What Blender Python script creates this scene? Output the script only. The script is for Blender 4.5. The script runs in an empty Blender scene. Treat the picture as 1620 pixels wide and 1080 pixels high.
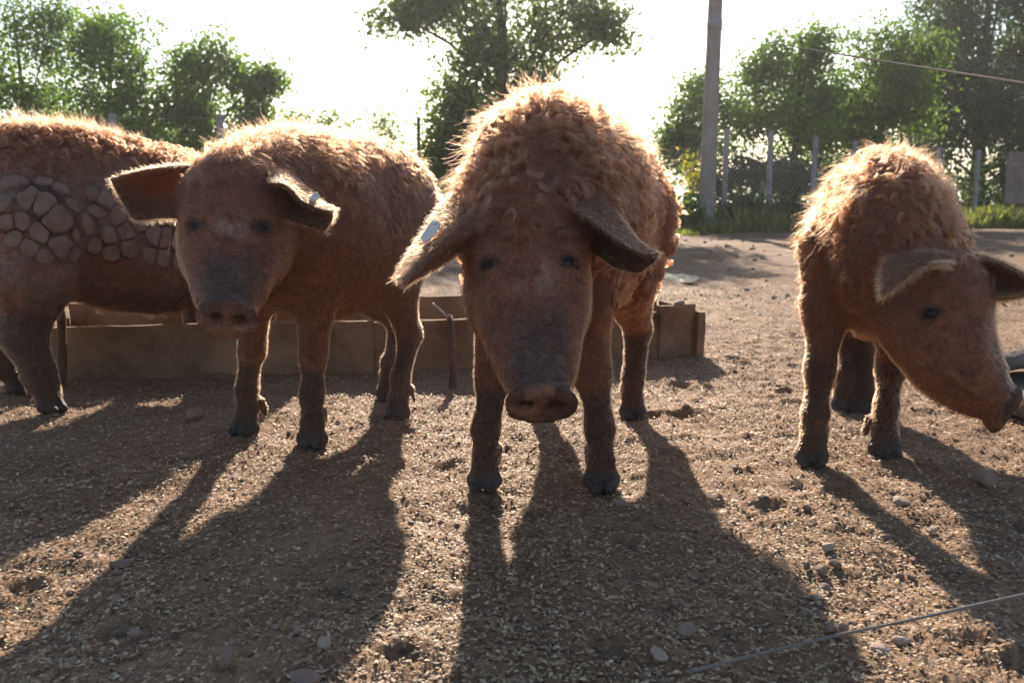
import bpy, math, random
import numpy as np
from mathutils import Vector, Matrix, kdtree

R = math.radians
SC = bpy.context.scene
COL = SC.collection
rng = np.random.default_rng(7)
random.seed(7)

# ------------------------------------------------------------------ camera
CAM_H, PITCH, FPX = 0.635, R(9.33), 1400.0
cd = bpy.data.cameras.new('camera')
cd.sensor_width = 36.0
cd.lens = FPX / 1620 * 36
cd.clip_start, cd.clip_end = 0.05, 9000
cd.dof.use_dof = True
cd.dof.focus_distance = 1.95
cd.dof.aperture_fstop = 6.3
cam = bpy.data.objects.new('camera', cd)
cam.location = (0, 0, CAM_H)
cam.rotation_euler = (R(90) - PITCH, 0, 0)
COL.objects.link(cam)
SC.camera = cam

# ------------------------------------------------------------------ light
SUN_EL, SUN_AZ = R(24.0), R(-0.5)          # azimuth from +Y towards +X
w = bpy.data.worlds.new('World'); SC.world = w; w.use_nodes = True
nt = w.node_tree
sky = nt.nodes.new('ShaderNodeTexSky'); sky.sky_type = 'NISHITA'; sky.sun_disc = False
sky.sun_elevation = SUN_EL; sky.sun_rotation = SUN_AZ
sky.air_density = 1.0; sky.dust_density = 0.7; sky.ozone_density = 1.0
bg = nt.nodes['Background']; bg.inputs['Strength'].default_value = 0.086
nt.links.new(sky.outputs[0], bg.inputs['Color'])
sl = bpy.data.lights.new('sun', 'SUN'); sl.energy = 5.0; sl.angle = R(0.53); sl.color = (1.0, 0.86, 0.70)
so = bpy.data.objects.new('sun', sl)
sd = Vector((math.sin(SUN_AZ) * math.cos(SUN_EL), math.cos(SUN_AZ) * math.cos(SUN_EL), math.sin(SUN_EL)))
so.rotation_euler = sd.to_track_quat('Z', 'Y').to_euler(); so.location = sd * 40
COL.objects.link(so)
vs = SC.view_settings
vs.view_transform = 'Standard'; vs.look = 'None'; vs.exposure = 1.15; vs.gamma = 1.0; vs.use_curve_mapping = False
cy = SC.cycles
cy.max_bounces = 7; cy.diffuse_bounces = 3; cy.glossy_bounces = 3; cy.transmission_bounces = 5
cy.transparent_max_bounces = 8; cy.caustics_reflective = False; cy.caustics_refractive = False
cy.use_denoising = True
SC.cycles_curves.shape = 'RIBBONS'
SC.cycles_curves.subdivisions = 2

# ------------------------------------------------------------------ picture -> place
CP, SP = math.cos(PITCH), math.sin(PITCH)
def ray(px, py):
    a, b = (px - 810) / FPX, (py - 540) / FPX
    return np.array([a, CP - b * SP, -SP - b * CP])
def P(px, py, Y):
    d = ray(px, py); return np.array([0, 0, CAM_H]) + d * (Y / d[1])
def G(px, py, z=0.0):
    d = ray(px, py); return np.array([0, 0, CAM_H]) + d * ((z - CAM_H) / d[2])

# ------------------------------------------------------------------ noise
def _h(i, j, k, s):
    n = (i * 73856093) ^ (j * 19349663) ^ (k * 83492791) ^ (s * 2654435761 & 0x7fffffff)
    n = (n ^ (n >> 13)) * 1274126177 & 0x7fffffff
    n = (n ^ (n >> 16)) * 60493 & 0x7fffffff
    return (n & 0xffff) / 65535.0
def noise(p, f, s=0):
    q = np.asarray(p, float) * f
    i = np.floor(q).astype(np.int64); t = q - i; t = t * t * (3 - 2 * t)
    r = 0
    for a in (0, 1):
        for b in (0, 1):
            for c in (0, 1):
                wt = (t[..., 0] if a else 1 - t[..., 0]) * (t[..., 1] if b else 1 - t[..., 1]) * (t[..., 2] if c else 1 - t[..., 2])
                r = r + wt * _h(i[..., 0] + a, i[..., 1] + b, i[..., 2] + c, s)
    return r
def fbm(p, f, o=4, s=0):
    r, a, tot = 0, 1.0, 0
    for k in range(o):
        r = r + a * noise(p, f * 2.03 ** k, s + k); tot += a; a *= 0.5
    return r / tot
def sstep(a, b, x):
    t = np.clip((x - a) / (b - a), 0, 1); return t * t * (3 - 2 * t)

# ------------------------------------------------------------------ helpers
def tag(o, label=None, cat=None, group=None, kind=None):
    if label: o['label'] = label
    if cat: o['category'] = cat
    if group: o['group'] = group
    if kind: o['kind'] = kind
    return o
def mesh_obj(name, v, f, mat, parent=None, smooth=True, cols=None):
    me = bpy.data.meshes.new(name)
    v = np.asarray(v, np.float32)
    f = np.asarray(f, np.int32) if not isinstance(f, list) else f
    if isinstance(f, list):
        me.from_pydata([tuple(map(float, x)) for x in v], [], f)
    else:
        n = f.shape[1]
        me.vertices.add(len(v)); me.vertices.foreach_set('co', v.ravel())
        me.loops.add(f.size); me.loops.foreach_set('vertex_index', f.ravel())
        me.polygons.add(len(f)); me.polygons.foreach_set('loop_start', np.arange(0, f.size, n, dtype=np.int32))
        me.update(calc_edges=True)
    me.polygons.foreach_set('use_smooth', np.full(len(me.polygons), smooth))
    if cols is not None:
        a = me.color_attributes.new('Col', 'FLOAT_COLOR', 'POINT')
        c = np.ones((len(v), 4), np.float32); c[:, :3] = cols
        a.data.foreach_set('color', c.ravel())
    me.update()
    if mat: me.materials.append(mat)
    o = bpy.data.objects.new(name, me); COL.objects.link(o)
    if parent: o.parent = parent; o.matrix_parent_inverse = parent.matrix_world.inverted()
    return o
def empty(name, loc):
    o = bpy.data.objects.new(name, None); o.location = [float(x) for x in loc]; o.empty_display_size = 0.1
    COL.objects.link(o); o.matrix_world = Matrix.Translation(o.location); return o

# ------------------------------------------------------------------ materials
def mat(name):
    m = bpy.data.materials.new(name); m.use_nodes = True
    n = m.node_tree; return m, n, n.nodes['Principled BSDF']
def nd(n, t, **kw):
    x = n.nodes.new(t)
    for k, v in kw.items():
        if k in x.inputs: x.inputs[k].default_value = v
        else: setattr(x, k, v)
    return x
def ramp(n, fac, stops):
    r = n.nodes.new('ShaderNodeValToRGB'); e = r.color_ramp.elements
    while len(e) < len(stops): e.new(0.5)
    for x, (p, c) in zip(e, stops): x.position = p; x.color = (*c, 1)
    n.links.new(fac, r.inputs[0]); return r.outputs[0]
def mixc(n, fac, a, b, mode='MIX'):
    m = n.nodes.new('ShaderNodeMix'); m.data_type = 'RGBA'; m.blend_type = mode
    for s, x in ((m.inputs[0], fac), (m.inputs[6], a), (m.inputs[7], b)):
        if hasattr(x, 'is_output'): n.links.new(x, s)
        elif isinstance(x, (int, float)): s.default_value = x
        else: s.default_value = (*x, 1)
    return m.outputs[2]
def noisy(name, c1, c2, scale=8, rough=0.85, bump=0.3, bscale=None, spec=0.3, detail=8, coord='Object', dist=0.02):
    m, n, b = mat(name)
    tc = nd(n, 'ShaderNodeTexCoord')
    a = nd(n, 'ShaderNodeTexNoise', Scale=scale, Detail=detail, Roughness=0.65); n.links.new(tc.outputs[coord], a.inputs['Vector'])
    n.links.new(ramp(n, a.outputs[0], [(0.3, c1), (0.7, c2)]), b.inputs['Base Color'])
    b.inputs['Roughness'].default_value = rough; b.inputs['Specular IOR Level'].default_value = spec
    if bump:
        c = nd(n, 'ShaderNodeTexNoise', Scale=bscale or scale * 6, Detail=6, Roughness=0.7); n.links.new(tc.outputs[coord], c.inputs['Vector'])
        bp = nd(n, 'ShaderNodeBump', Strength=bump, Distance=dist); n.links.new(c.outputs[0], bp.inputs['Height'])
        n.links.new(bp.outputs[0], b.inputs['Normal'])
    return m

def ground_mat():
    m, n, b = mat('trampled_soil')
    tc = nd(n, 'ShaderNodeTexCoord')
    big = nd(n, 'ShaderNodeTexNoise', Scale=1.3, Detail=4, Roughness=0.6); n.links.new(tc.outputs['Object'], big.inputs[0])
    fine = nd(n, 'ShaderNodeTexNoise', Scale=55, Detail=8, Roughness=0.75); n.links.new(tc.outputs['Object'], fine.inputs[0])
    c = ramp(n, fine.outputs[0], [(0.25, (0.15, 0.085, 0.05)), (0.5, (0.31, 0.195, 0.115)), (0.75, (0.47, 0.32, 0.195))])
    c = mixc(n, ramp(n, big.outputs[0], [(0.35, (0, 0, 0)), (0.65, (1, 1, 1))]), c, mixc(n, 1.0, c, (0.72, 0.66, 0.62), 'MULTIPLY'))
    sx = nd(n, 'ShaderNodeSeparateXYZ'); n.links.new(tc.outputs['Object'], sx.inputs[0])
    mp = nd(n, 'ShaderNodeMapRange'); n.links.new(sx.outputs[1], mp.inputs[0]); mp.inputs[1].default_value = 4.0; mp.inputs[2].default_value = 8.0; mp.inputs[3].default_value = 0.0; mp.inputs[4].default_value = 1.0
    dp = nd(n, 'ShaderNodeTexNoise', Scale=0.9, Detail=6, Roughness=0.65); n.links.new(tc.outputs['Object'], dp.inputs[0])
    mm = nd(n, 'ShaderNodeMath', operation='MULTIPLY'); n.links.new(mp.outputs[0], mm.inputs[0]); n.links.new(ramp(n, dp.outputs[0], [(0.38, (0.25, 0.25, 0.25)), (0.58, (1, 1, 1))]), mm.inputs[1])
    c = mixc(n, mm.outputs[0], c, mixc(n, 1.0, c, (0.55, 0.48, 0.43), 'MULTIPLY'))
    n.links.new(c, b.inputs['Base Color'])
    b.inputs['Roughness'].default_value = 0.9; b.inputs['Specular IOR Level'].default_value = 0.25
    vo = nd(n, 'ShaderNodeTexVoronoi', Scale=120); n.links.new(tc.outputs['Object'], vo.inputs[0])
    b1 = nd(n, 'ShaderNodeBump', Strength=0.5, Distance=0.012); n.links.new(fine.outputs[0], b1.inputs['Height'])
    b2 = nd(n, 'ShaderNodeBump', Strength=0.35, Distance=0.006); n.links.new(vo.outputs[0], b2.inputs['Height'])
    n.links.new(b1.outputs[0], b2.inputs['Normal']); n.links.new(b2.outputs[0], b.inputs['Normal'])
    return m
def random_mat(name, stops, rough=0.8, transl=0.0, spec=0.3):
    """colour varies per vertex-colour attribute 'Col'.r (one value per leaf or flake)"""
    m, n, b = mat(name)
    at = nd(n, 'ShaderNodeAttribute', attribute_name='Col')
    sp = nd(n, 'ShaderNodeSeparateColor'); n.links.new(at.outputs['Color'], sp.inputs[0])
    c = ramp(n, sp.outputs[0], stops)
    n.links.new(c, b.inputs['Base Color']); b.inputs['Roughness'].default_value = rough
    b.inputs['Specular IOR Level'].default_value = spec
    if transl:
        t = nd(n, 'ShaderNodeBsdfTranslucent'); n.links.new(mixc(n, 1.0, c, (2.4, 2.9, 1.1), 'MULTIPLY'), t.inputs[0])
        mx = nd(n, 'ShaderNodeMixShader', Fac=transl)
        n.links.new(b.outputs[0], mx.inputs[1]); n.links.new(t.outputs[0], mx.inputs[2])
        n.links.new(mx.outputs[0], n.nodes['Material Output'].inputs['Surface'])
    return m
def skin_mat():
    m, n, b = mat('pig_skin')
    at = nd(n, 'ShaderNodeAttribute', attribute_name='Col'); tc = nd(n, 'ShaderNodeTexCoord')
    a = nd(n, 'ShaderNodeTexNoise', Scale=38, Detail=8, Roughness=0.7); n.links.new(tc.outputs['Object'], a.inputs[0])
    c = mixc(n, 1.0, at.outputs['Color'], ramp(n, a.outputs[0], [(0.28, (0.5, 0.46, 0.44)), (0.5, (1.0, 0.98, 0.96)), (0.72, (1.5, 1.34, 1.22))]), 'MULTIPLY')
    f = nd(n, 'ShaderNodeTexNoise', Scale=130, Detail=5, Roughness=0.7); n.links.new(tc.outputs['Object'], f.inputs[0])
    c = mixc(n, 1.0, c, ramp(n, f.outputs[0], [(0.3, (0.55, 0.52, 0.5)), (0.5, (1.0, 0.99, 0.98)), (0.7, (1.5, 1.33, 1.2))]), 'MULTIPLY')
    n.links.new(c, b.inputs['Base Color'])
    b.inputs['Roughness'].default_value = 0.62; b.inputs['Specular IOR Level'].default_value = 0.35
    b1 = nd(n, 'ShaderNodeBump', Strength=0.8, Distance=0.008); n.links.new(f.outputs[0], b1.inputs['Height'])
    b2 = nd(n, 'ShaderNodeBump', Strength=0.7, Distance=0.022); n.links.new(a.outputs[0], b2.inputs['Height'])
    n.links.new(b1.outputs[0], b2.inputs['Normal']); n.links.new(b2.outputs[0], b.inputs['Normal'])
    return m
def ear_mat():
    m, n, b = mat('ear_skin')
    tc = nd(n, 'ShaderNodeTexCoord')
    a = nd(n, 'ShaderNodeTexNoise', Scale=45, Detail=8, Roughness=0.7); n.links.new(tc.outputs['Object'], a.inputs[0])
    c = ramp(n, a.outputs[0], [(0.3, (0.11, 0.052, 0.03)), (0.7, (0.26, 0.135, 0.08))])
    n.links.new(c, b.inputs['Base Color']); b.inputs['Roughness'].default_value = 0.8; b.inputs['Specular IOR Level'].default_value = 0.2
    f = nd(n, 'ShaderNodeBump', Strength=0.4, Distance=0.006); n.links.new(a.outputs[0], f.inputs['Height']); n.links.new(f.outputs[0], b.inputs['Normal'])
    t = nd(n, 'ShaderNodeBsdfTranslucent'); t.inputs[0].default_value = (0.3, 0.1, 0.035, 1)
    mx = nd(n, 'ShaderNodeMixShader', Fac=0.3)
    n.links.new(b.outputs[0], mx.inputs[1]); n.links.new(t.outputs[0], mx.inputs[2])
    n.links.new(mx.outputs[0], n.nodes['Material Output'].inputs['Surface'])
    return m
def hair_mat(name, col, rough=0.35):
    m = bpy.data.materials.new(name); m.use_nodes = True; n = m.node_tree
    h = n.nodes.new('ShaderNodeBsdfHairPrincipled'); h.model = 'CHIANG'; h.parametrization = 'COLOR'
    h.inputs['Roughness'].default_value = rough; h.inputs['Radial Roughness'].default_value = 0.5
    h.inputs['Random Roughness'].default_value = 0.2
    at = nd(n, 'ShaderNodeAttribute', attribute_name='tone')
    c = ramp(n, at.outputs['Fac'], [(0.0, tuple(x * 0.35 for x in col)), (0.55, col), (0.9, tuple(min(1, x * 1.5) for x in col)), (1.0, tuple(min(1, x * 2.6) for x in col))])
    n.links.new(c, h.inputs['Color'])
    n.links.new(h.outputs[0], n.nodes['Material Output'].inputs['Surface'])
    return m
M = dict(
    ground=ground_mat(), skin=skin_mat(), ear=ear_mat(),
    wool=hair_mat('ginger_wool', (0.13, 0.044, 0.019), 0.45),
    woold=hair_mat('muddy_wool', (0.12, 0.041, 0.018), 0.45),
    fuzz=hair_mat('short_ginger_fuzz', (0.19, 0.07, 0.034), 0.45),
    fringe=hair_mat('rimlit_fringe', (0.38, 0.19, 0.085), 0.5),  # lighter than the fuzz, so a sunlit ear rim is put into the colour
    stone=noisy('reddish_field_stone', (0.17, 0.11, 0.085), (0.34, 0.235, 0.18), 9, 0.85, 0.5, 40, 0.3),
    stonep=noisy('pale_field_stone', (0.30, 0.22, 0.165), (0.47, 0.36, 0.275), 9, 0.85, 0.4, 40, 0.3),
    mud=noisy('dried_mud', (0.19, 0.115, 0.085), (0.36, 0.24, 0.185), 14, 0.9, 0.5, 90, 0.2),
    plate=noisy('caked_mud_plate', (0.25, 0.15, 0.11), (0.46, 0.31, 0.235), 20, 0.9, 1.0, 90, 0.2),
    board=noisy('muddy_board', (0.16, 0.088, 0.054), (0.43, 0.275, 0.175), 5, 0.9, 1.0, 30, 0.2),
    rust=noisy('rusty_stake', (0.09, 0.05, 0.035), (0.2, 0.115, 0.08), 30, 0.8, 0.5, 120, 0.3),
    steel=noisy('galvanised_wire', (0.35, 0.35, 0.36), (0.5, 0.5, 0.5), 30, 0.45, 0, spec=0.5),
    net=noisy('dark_net', (0.14, 0.14, 0.135), (0.24, 0.235, 0.225), 30, 0.5, 0, spec=0.4),
    post=noisy('grey_fence_post', (0.2, 0.2, 0.205), (0.33, 0.32, 0.32), 5, 0.8, 0.3, 40),
    dpost=noisy('dark_green_post', (0.03, 0.05, 0.04), (0.05, 0.08, 0.06), 5, 0.6, 0.1, 40),
    pole=noisy('weathered_pole', (0.20, 0.165, 0.145), (0.32, 0.275, 0.25), 3, 0.85, 0.3, 30),
    wood=noisy('pale_stake_wood', (0.25, 0.185, 0.12), (0.4, 0.31, 0.21), 9, 0.85, 0.3, 60),
    rope=noisy('fence_rope', (0.16, 0.14, 0.13), (0.27, 0.24, 0.22), 200, 0.8, 0.4, 500),
    tag_=noisy('ear_tag_plastic', (0.6, 0.58, 0.56), (0.72, 0.7, 0.68), 40, 0.5, 0.1, 90, 0.4),
    orange=noisy('orange_insulator', (0.6, 0.2, 0.02), (0.7, 0.27, 0.04), 20, 0.5, 0),
    bark=noisy('tree_bark', (0.045, 0.036, 0.028), (0.11, 0.09, 0.07), 8, 0.9, 0.6, 40, 0.2),
    rim=noisy('basin_stone', (0.15, 0.115, 0.09), (0.33, 0.27, 0.22), 14, 0.9, 0.8, 60, 0.25),
    rustboard=noisy('rusty_panel', (0.16, 0.1, 0.075), (0.3, 0.23, 0.2), 4, 0.8, 0.2, 30),
    litter=random_mat('straw_litter', [(0, (0.15, 0.085, 0.048)), (0.5, (0.31, 0.2, 0.115)), (0.88, (0.49, 0.345, 0.2)), (1, (0.62, 0.48, 0.32))], 0.65, 0.0, 0.35),
    grass=random_mat('grass_blade', [(0, (0.05, 0.068, 0.02)), (0.45, (0.1, 0.115, 0.04)), (0.7, (0.2, 0.175, 0.07)), (1, (0.3, 0.24, 0.11))], 0.6, 0.4),
    leafA=random_mat('leaf_oak', [(0, (0.035, 0.058, 0.018)), (1, (0.095, 0.13, 0.035))], 0.5, 0.5),
    leafB=random_mat('leaf_light', [(0, (0.045, 0.075, 0.025)), (1, (0.11, 0.155, 0.05))], 0.5, 0.5),
    leafC=random_mat('leaf_dark', [(0, (0.02, 0.038, 0.017)), (1, (0.055, 0.085, 0.032))], 0.5, 0.38),
    leafY=random_mat('leaf_yellow', [(0, (0.1, 0.13, 0.03)), (0.6, (0.28, 0.24, 0.04)), (1, (0.34, 0.15, 0.04))], 0.6, 0.5),
)
m, n, b = mat('dark_eye'); b.inputs['Base Color'].default_value = (0.012, 0.008, 0.006, 1); b.inputs['Specular IOR Level'].default_value = 0.25; b.inputs['Roughness'].default_value = 0.3; M['eye'] = m
m, n, b = mat('puddle_water'); b.inputs['Base Color'].default_value = (0.03, 0.028, 0.025, 1); b.inputs['Roughness'].default_value = 0.06
b.inputs['Specular IOR Level'].default_value = 0.6
tc = nd(n, 'ShaderNodeTexCoord'); q = nd(n, 'ShaderNodeTexNoise', Scale=14, Detail=3); n.links.new(tc.outputs['Object'], q.inputs[0])
bp = nd(n, 'ShaderNodeBump', Strength=0.12, Distance=0.02); n.links.new(q.outputs[0], bp.inputs['Height']); n.links.new(bp.outputs[0], b.inputs['Normal'])
M['water'] = m
M['wet'] = m.copy(); M['wet'].name = 'rippled_puddle'
for x in M['wet'].node_tree.nodes:
    if x.type == 'BUMP': x.inputs['Strength'].default_value = 0.7; x.inputs['Distance'].default_value = 0.03
    if x.type == 'BSDF_PRINCIPLED': x.inputs['Roughness'].default_value = 0.2

# ------------------------------------------------------------------ ground
_hp = np.random.default_rng(55); HP = np.stack([_hp.uniform(-2.4, 2.6, 170), .95 + 5.5 * _hp.random(170) ** 1.4, _hp.uniform(0, 6.28, 170), _hp.uniform(.026, .04, 170)], -1)
def hg(x, y):
    x = np.asarray(x, float); y = np.asarray(y, float)
    p = np.stack([x, y, np.zeros_like(x)], -1)
    d = np.hypot(x, y - 1)
    near = 1 - sstep(3, 9, d)
    h = (fbm(p, 1.1, 3, 3) - 0.5) * 0.05
    h = h + (fbm(p, 9, 3, 11) - 0.5) * 0.028
    c = fbm(p, 34, 3, 21)
    h = h + np.maximum(c - 0.5, 0) * 0.036 * (0.35 + 0.9 * noise(p, 0.9, 31))
    h = h + np.maximum(fbm(p, 3.5, 3, 41) - 0.55, 0) * 0.13 * sstep(4.5, 8, y) * (1 - sstep(30, 60, d))
    h = np.array(h)
    for a, b, t, r_ in HP:       # hoof prints: two sunk toes and a pushed-up rim
        k = (np.abs(x - a) < .13) & (np.abs(y - b) < .13)
        if k.any():
            u = (x[k] - a) * math.cos(t) + (y[k] - b) * math.sin(t); v = -(x[k] - a) * math.sin(t) + (y[k] - b) * math.cos(t)
            q = np.sqrt((u / 1.35) ** 2 + (np.abs(np.abs(v) - r_ * .4) * 1.4) ** 2) / r_
            h[k] += -.015 * sstep(.85, .45, q) + .007 * np.exp(-((q - 1.1) / .22) ** 2)
    return h * (1 - 0.5 * sstep(20, 60, d)) - 0.012
def axis(a, b, step, lo, hi, g=1.09):
    m = list(np.arange(a, b, step)); s = step
    while m[-1] < hi: s *= g; m.append(m[-1] + s)
    s = step
    while m[0] > lo: s *= g; m.insert(0, m[0] - s)
    return np.array(m)
gx = axis(-2.2, 2.2, 0.0125, -2500, 2500); gy = axis(0.85, 4.4, 0.0125, -300, 3000, 1.055)
X, Y = np.meshgrid(gx, gy)
Zg = hg(X, Y)
Zg = np.where(Y > 60, Zg - sstep(60, 600, Y) * 25, Zg)
nx, ny = len(gx), len(gy)
idx = np.arange(nx * ny).reshape(ny, nx)
F = np.stack([idx[:-1, :-1], idx[:-1, 1:], idx[1:, 1:], idx[1:, :-1]], -1).reshape(-1, 4)
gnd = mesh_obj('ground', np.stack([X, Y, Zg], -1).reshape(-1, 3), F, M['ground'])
tag(gnd, kind='structure')
def on(x, y): return float(hg(np.array([x]), np.array([y]))[0])

# ------------------------------------------------------------------ implicit bodies
def _n(v): v = np.asarray(v, float); return v / np.linalg.norm(v)
class Field:
    def __init__(s, lo, hi, v):
        s.lo = np.array(lo, float); s.v = v
        s.n = np.ceil((np.array(hi) - s.lo) / v).astype(int) + 1
        s.D = np.full(tuple(s.n), 0.5, np.float32); s.prims = []
    def blk(s, lo, hi):
        a = np.clip(np.floor((np.array(lo) - s.lo) / s.v).astype(int), 0, s.n - 1)
        b = np.clip(np.ceil((np.array(hi) - s.lo) / s.v).astype(int) + 1, 1, s.n)
        sl = tuple(slice(i, j) for i, j in zip(a, b))
        ax = [(np.arange(i, j) * s.v + l).astype(np.float32) for i, j, l in zip(a, b, s.lo)]
        return sl, ax[0][:, None, None], ax[1][None, :, None], ax[2][None, None, :]
    def add(s, fn, k=0.03, tag='body'):
        f, lo, hi = fn; mg = k + 0.03
        sl, x, y, z = s.blk(lo - mg, hi + mg)
        d = f(x, y, z).astype(np.float32); a = s.D[sl]
        h = np.maximum(k - np.abs(a - d), 0) / k
        s.D[sl] = np.minimum(a, d) - h * h * k * 0.25
        s.prims.append((tag, f))
    def sub(s, fn, k=0.01):
        f, lo, hi = fn; sl, x, y, z = s.blk(lo - k - 0.02, hi + k + 0.02)
        d = -f(x, y, z).astype(np.float32); a = s.D[sl]
        h = np.maximum(k - np.abs(a - d), 0) / k
        s.D[sl] = np.maximum(a, d) + h * h * k * 0.25
    def val(s, p):
        q = (np.asarray(p) - s.lo) / s.v; i = np.clip(np.floor(q).astype(int), 0, s.n - 2); t = q - i; r = 0
        for a in (0, 1):
            for b in (0, 1):
                for c in (0, 1):
                    r += (t[0] if a else 1 - t[0]) * (t[1] if b else 1 - t[1]) * (t[2] if c else 1 - t[2]) * s.D[i[0] + a, i[1] + b, i[2] + c]
        return r
    def hit(s, px, py, y0=None):
        d = ray(px, py); o = np.array([0, 0, CAM_H]); t = (y0 or s.lo[1]) / d[1]; hi = s.lo + s.n * s.v
        while t * d[1] < hi[1]:
            p = o + d * t
            if np.all(p > s.lo) and np.all(p < hi) and s.val(p) < 0:
                e = s.v; g = np.array([s.val(p + np.eye(3)[i] * e) - s.val(p - np.eye(3)[i] * e) for i in range(3)])
                return p, _n(g)
            t += 0.002
        return None, None
    def tags(s, v):
        x, y, z = v[:, 0], v[:, 1], v[:, 2]; out = {}
        for t, f in s.prims:
            d = f(x, y, z); out[t] = np.minimum(out[t], d) if t in out else d
        return out
    def mesh(s):
        D = s.D; S = D < 0; nx, ny, nz = D.shape
        c = np.zeros((nx - 1, ny - 1, nz - 1), np.int8)
        for a in (0, 1):
            for b in (0, 1):
                for e in (0, 1):
                    c += S[a:nx - 1 + a, b:ny - 1 + b, e:nz - 1 + e]
        act = np.argwhere((c > 0) & (c < 8)); I = act.T
        C = {}
        for a in (0, 1):
            for b in (0, 1):
                for e in (0, 1): C[a, b, e] = D[I[0] + a, I[1] + b, I[2] + e].astype(float)
        acc = np.zeros((len(act), 3)); cnt = np.zeros(len(act))
        for p, q in [(p, q) for p in C for q in C if sum(q) - sum(p) == 1 and all(j >= i for i, j in zip(p, q))]:
            da, db = C[p], C[q]; x = (da < 0) != (db < 0)
            t = np.where(x, da / np.where(x, da - db, 1), 0)[:, None]
            acc += np.where(x[:, None], np.array(p) + t * (np.array(q) - np.array(p)), 0); cnt += x
        V = (act + acc / cnt[:, None]) * s.v + s.lo
        ids = np.full(c.shape, -1, np.int64); ids[tuple(I)] = np.arange(len(act))
        Q = []
        for ax in range(3):
            u, w_ = (ax + 1) % 3, (ax + 2) % 3
            sa = [slice(None)] * 3; sb = [slice(None)] * 3; sa[ax] = slice(0, -1); sb[ax] = slice(1, None)
            A, B = S[tuple(sa)], S[tuple(sb)]
            e = np.argwhere(A != B); e = e[(e[:, u] > 0) & (e[:, w_] > 0) & (e[:, u] < D.shape[u] - 1) & (e[:, w_] < D.shape[w_] - 1)]
            fl = A[tuple(e.T)]
            def g(du, dw):
                k = e.copy(); k[:, u] += du; k[:, w_] += dw; return ids[tuple(k.T)]
            q = np.stack([g(-1, -1), g(0, -1), g(0, 0), g(-1, 0)], -1)
            q[~fl] = q[~fl][:, ::-1]; Q.append(q)
        return V, np.concatenate(Q)
def cone(a, b, ra, rb):
    a = np.array(a, np.float32); b = np.array(b, np.float32); ba = b - a; L = float(ba @ ba)
    def f(x, y, z):
        px, py, pz = x - a[0], y - a[1], z - a[2]
        t = np.clip((px * ba[0] + py * ba[1] + pz * ba[2]) / L, 0, 1)
        return np.sqrt((px - t * ba[0]) ** 2 + (py - t * ba[1]) ** 2 + (pz - t * ba[2]) ** 2) - (ra + (rb - ra) * t)
    r = max(ra, rb); return f, np.minimum(a, b) - r, np.maximum(a, b) + r
def frame(axis, up):
    y = _n(axis); x = _n(np.cross(y, up)); return np.array([x, y, np.cross(x, y)])   # rows: side, along, up
def ell(c, r, F=None):
    c = np.array(c, np.float32); r = np.array(r, np.float32); F = np.eye(3) if F is None else F; F = F.astype(np.float32)
    def f(x, y, z):
        p = [x - c[0], y - c[1], z - c[2]]
        l = [F[i][0] * p[0] + F[i][1] * p[1] + F[i][2] * p[2] for i in range(3)]
        k0 = np.sqrt(sum((l[i] / r[i]) ** 2 for i in range(3))); k1 = np.sqrt(sum((l[i] / r[i] ** 2) ** 2 for i in range(3)))
        return k0 * (k0 - 1) / np.maximum(k1, 1e-4)
    m = r.max(); return f, c - m, c + m
def sweep(o, F, tab, ex=2.0):
    """cross-sections along F[1]: rows (t, side offset, up offset, half width, height up, height down)"""
    tab = np.array(tab, float); T = np.linspace(tab[0, 0], tab[-1, 0], 120)
    C = []
    for j in range(1, 6):
        yv = tab[:, j]; xv = tab[:, 0]; mm = np.gradient(yv, xv); i = np.clip(np.searchsorted(xv, T) - 1, 0, len(xv) - 2)
        h = xv[i + 1] - xv[i]; s = (T - xv[i]) / h
        C.append((2 * s**3 - 3 * s**2 + 1) * yv[i] + (s**3 - 2 * s**2 + s) * h * mm[i] + (-2 * s**3 + 3 * s**2) * yv[i + 1] + (s**3 - s**2) * h * mm[i + 1])
    o = np.array(o, np.float32); F = F.astype(np.float32)
    def f(x, y, z):
        p = [x - o[0], y - o[1], z - o[2]]
        l = [F[i][0] * p[0] + F[i][1] * p[1] + F[i][2] * p[2] for i in range(3)]
        t = np.clip(l[1], T[0], T[-1]); k = ((t - T[0]) / (T[-1] - T[0]) * (len(T) - 1)).astype(np.float32)
        i = np.minimum(k.astype(np.int32), len(T) - 2); fr = k - i
        so, uo, ww, hu, hd = [(np.asarray(c, np.float32)[i] * (1 - fr) + np.asarray(c, np.float32)[i + 1] * fr) for c in C]
        ax_, az = l[0] - so, l[2] - uo; hh = np.where(az > 0, hu, hd)
        if ex == 2.0:
            k0 = np.sqrt((ax_ / ww) ** 2 + (az / hh) ** 2)
        else:
            k0 = (np.abs(ax_ / ww) ** ex + np.abs(az / hh) ** ex) ** (1 / ex)
        d = (k0 - 1) * np.minimum(ww, hh)
        e = l[1] - t
        return np.where(np.abs(e) > 0, np.sqrt(np.maximum(d, 0) ** 2 + e * e) + np.minimum(d, 0) * 0, d)
    ends = np.array([o + F[1] * tab[0, 0], o + F[1] * tab[-1, 0]]); r = np.max(np.abs(tab[:, 1:])) + 0.02
    r = max(r, np.max(np.abs(tab[:, 2]) + np.maximum(tab[:, 4], tab[:, 5])))
    return f, ends.min(0) - r, ends.max(0) + r

def vnormals(V, Q):
    n = np.cross(V[Q[:, 2]] - V[Q[:, 0]], V[Q[:, 3]] - V[Q[:, 1]]); N = np.zeros_like(V)
    for i in range(4): np.add.at(N, Q[:, i], n)
    return N / np.maximum(np.linalg.norm(N, axis=1, keepdims=True), 1e-9), np.linalg.norm(n, axis=1) * 0.5

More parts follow.
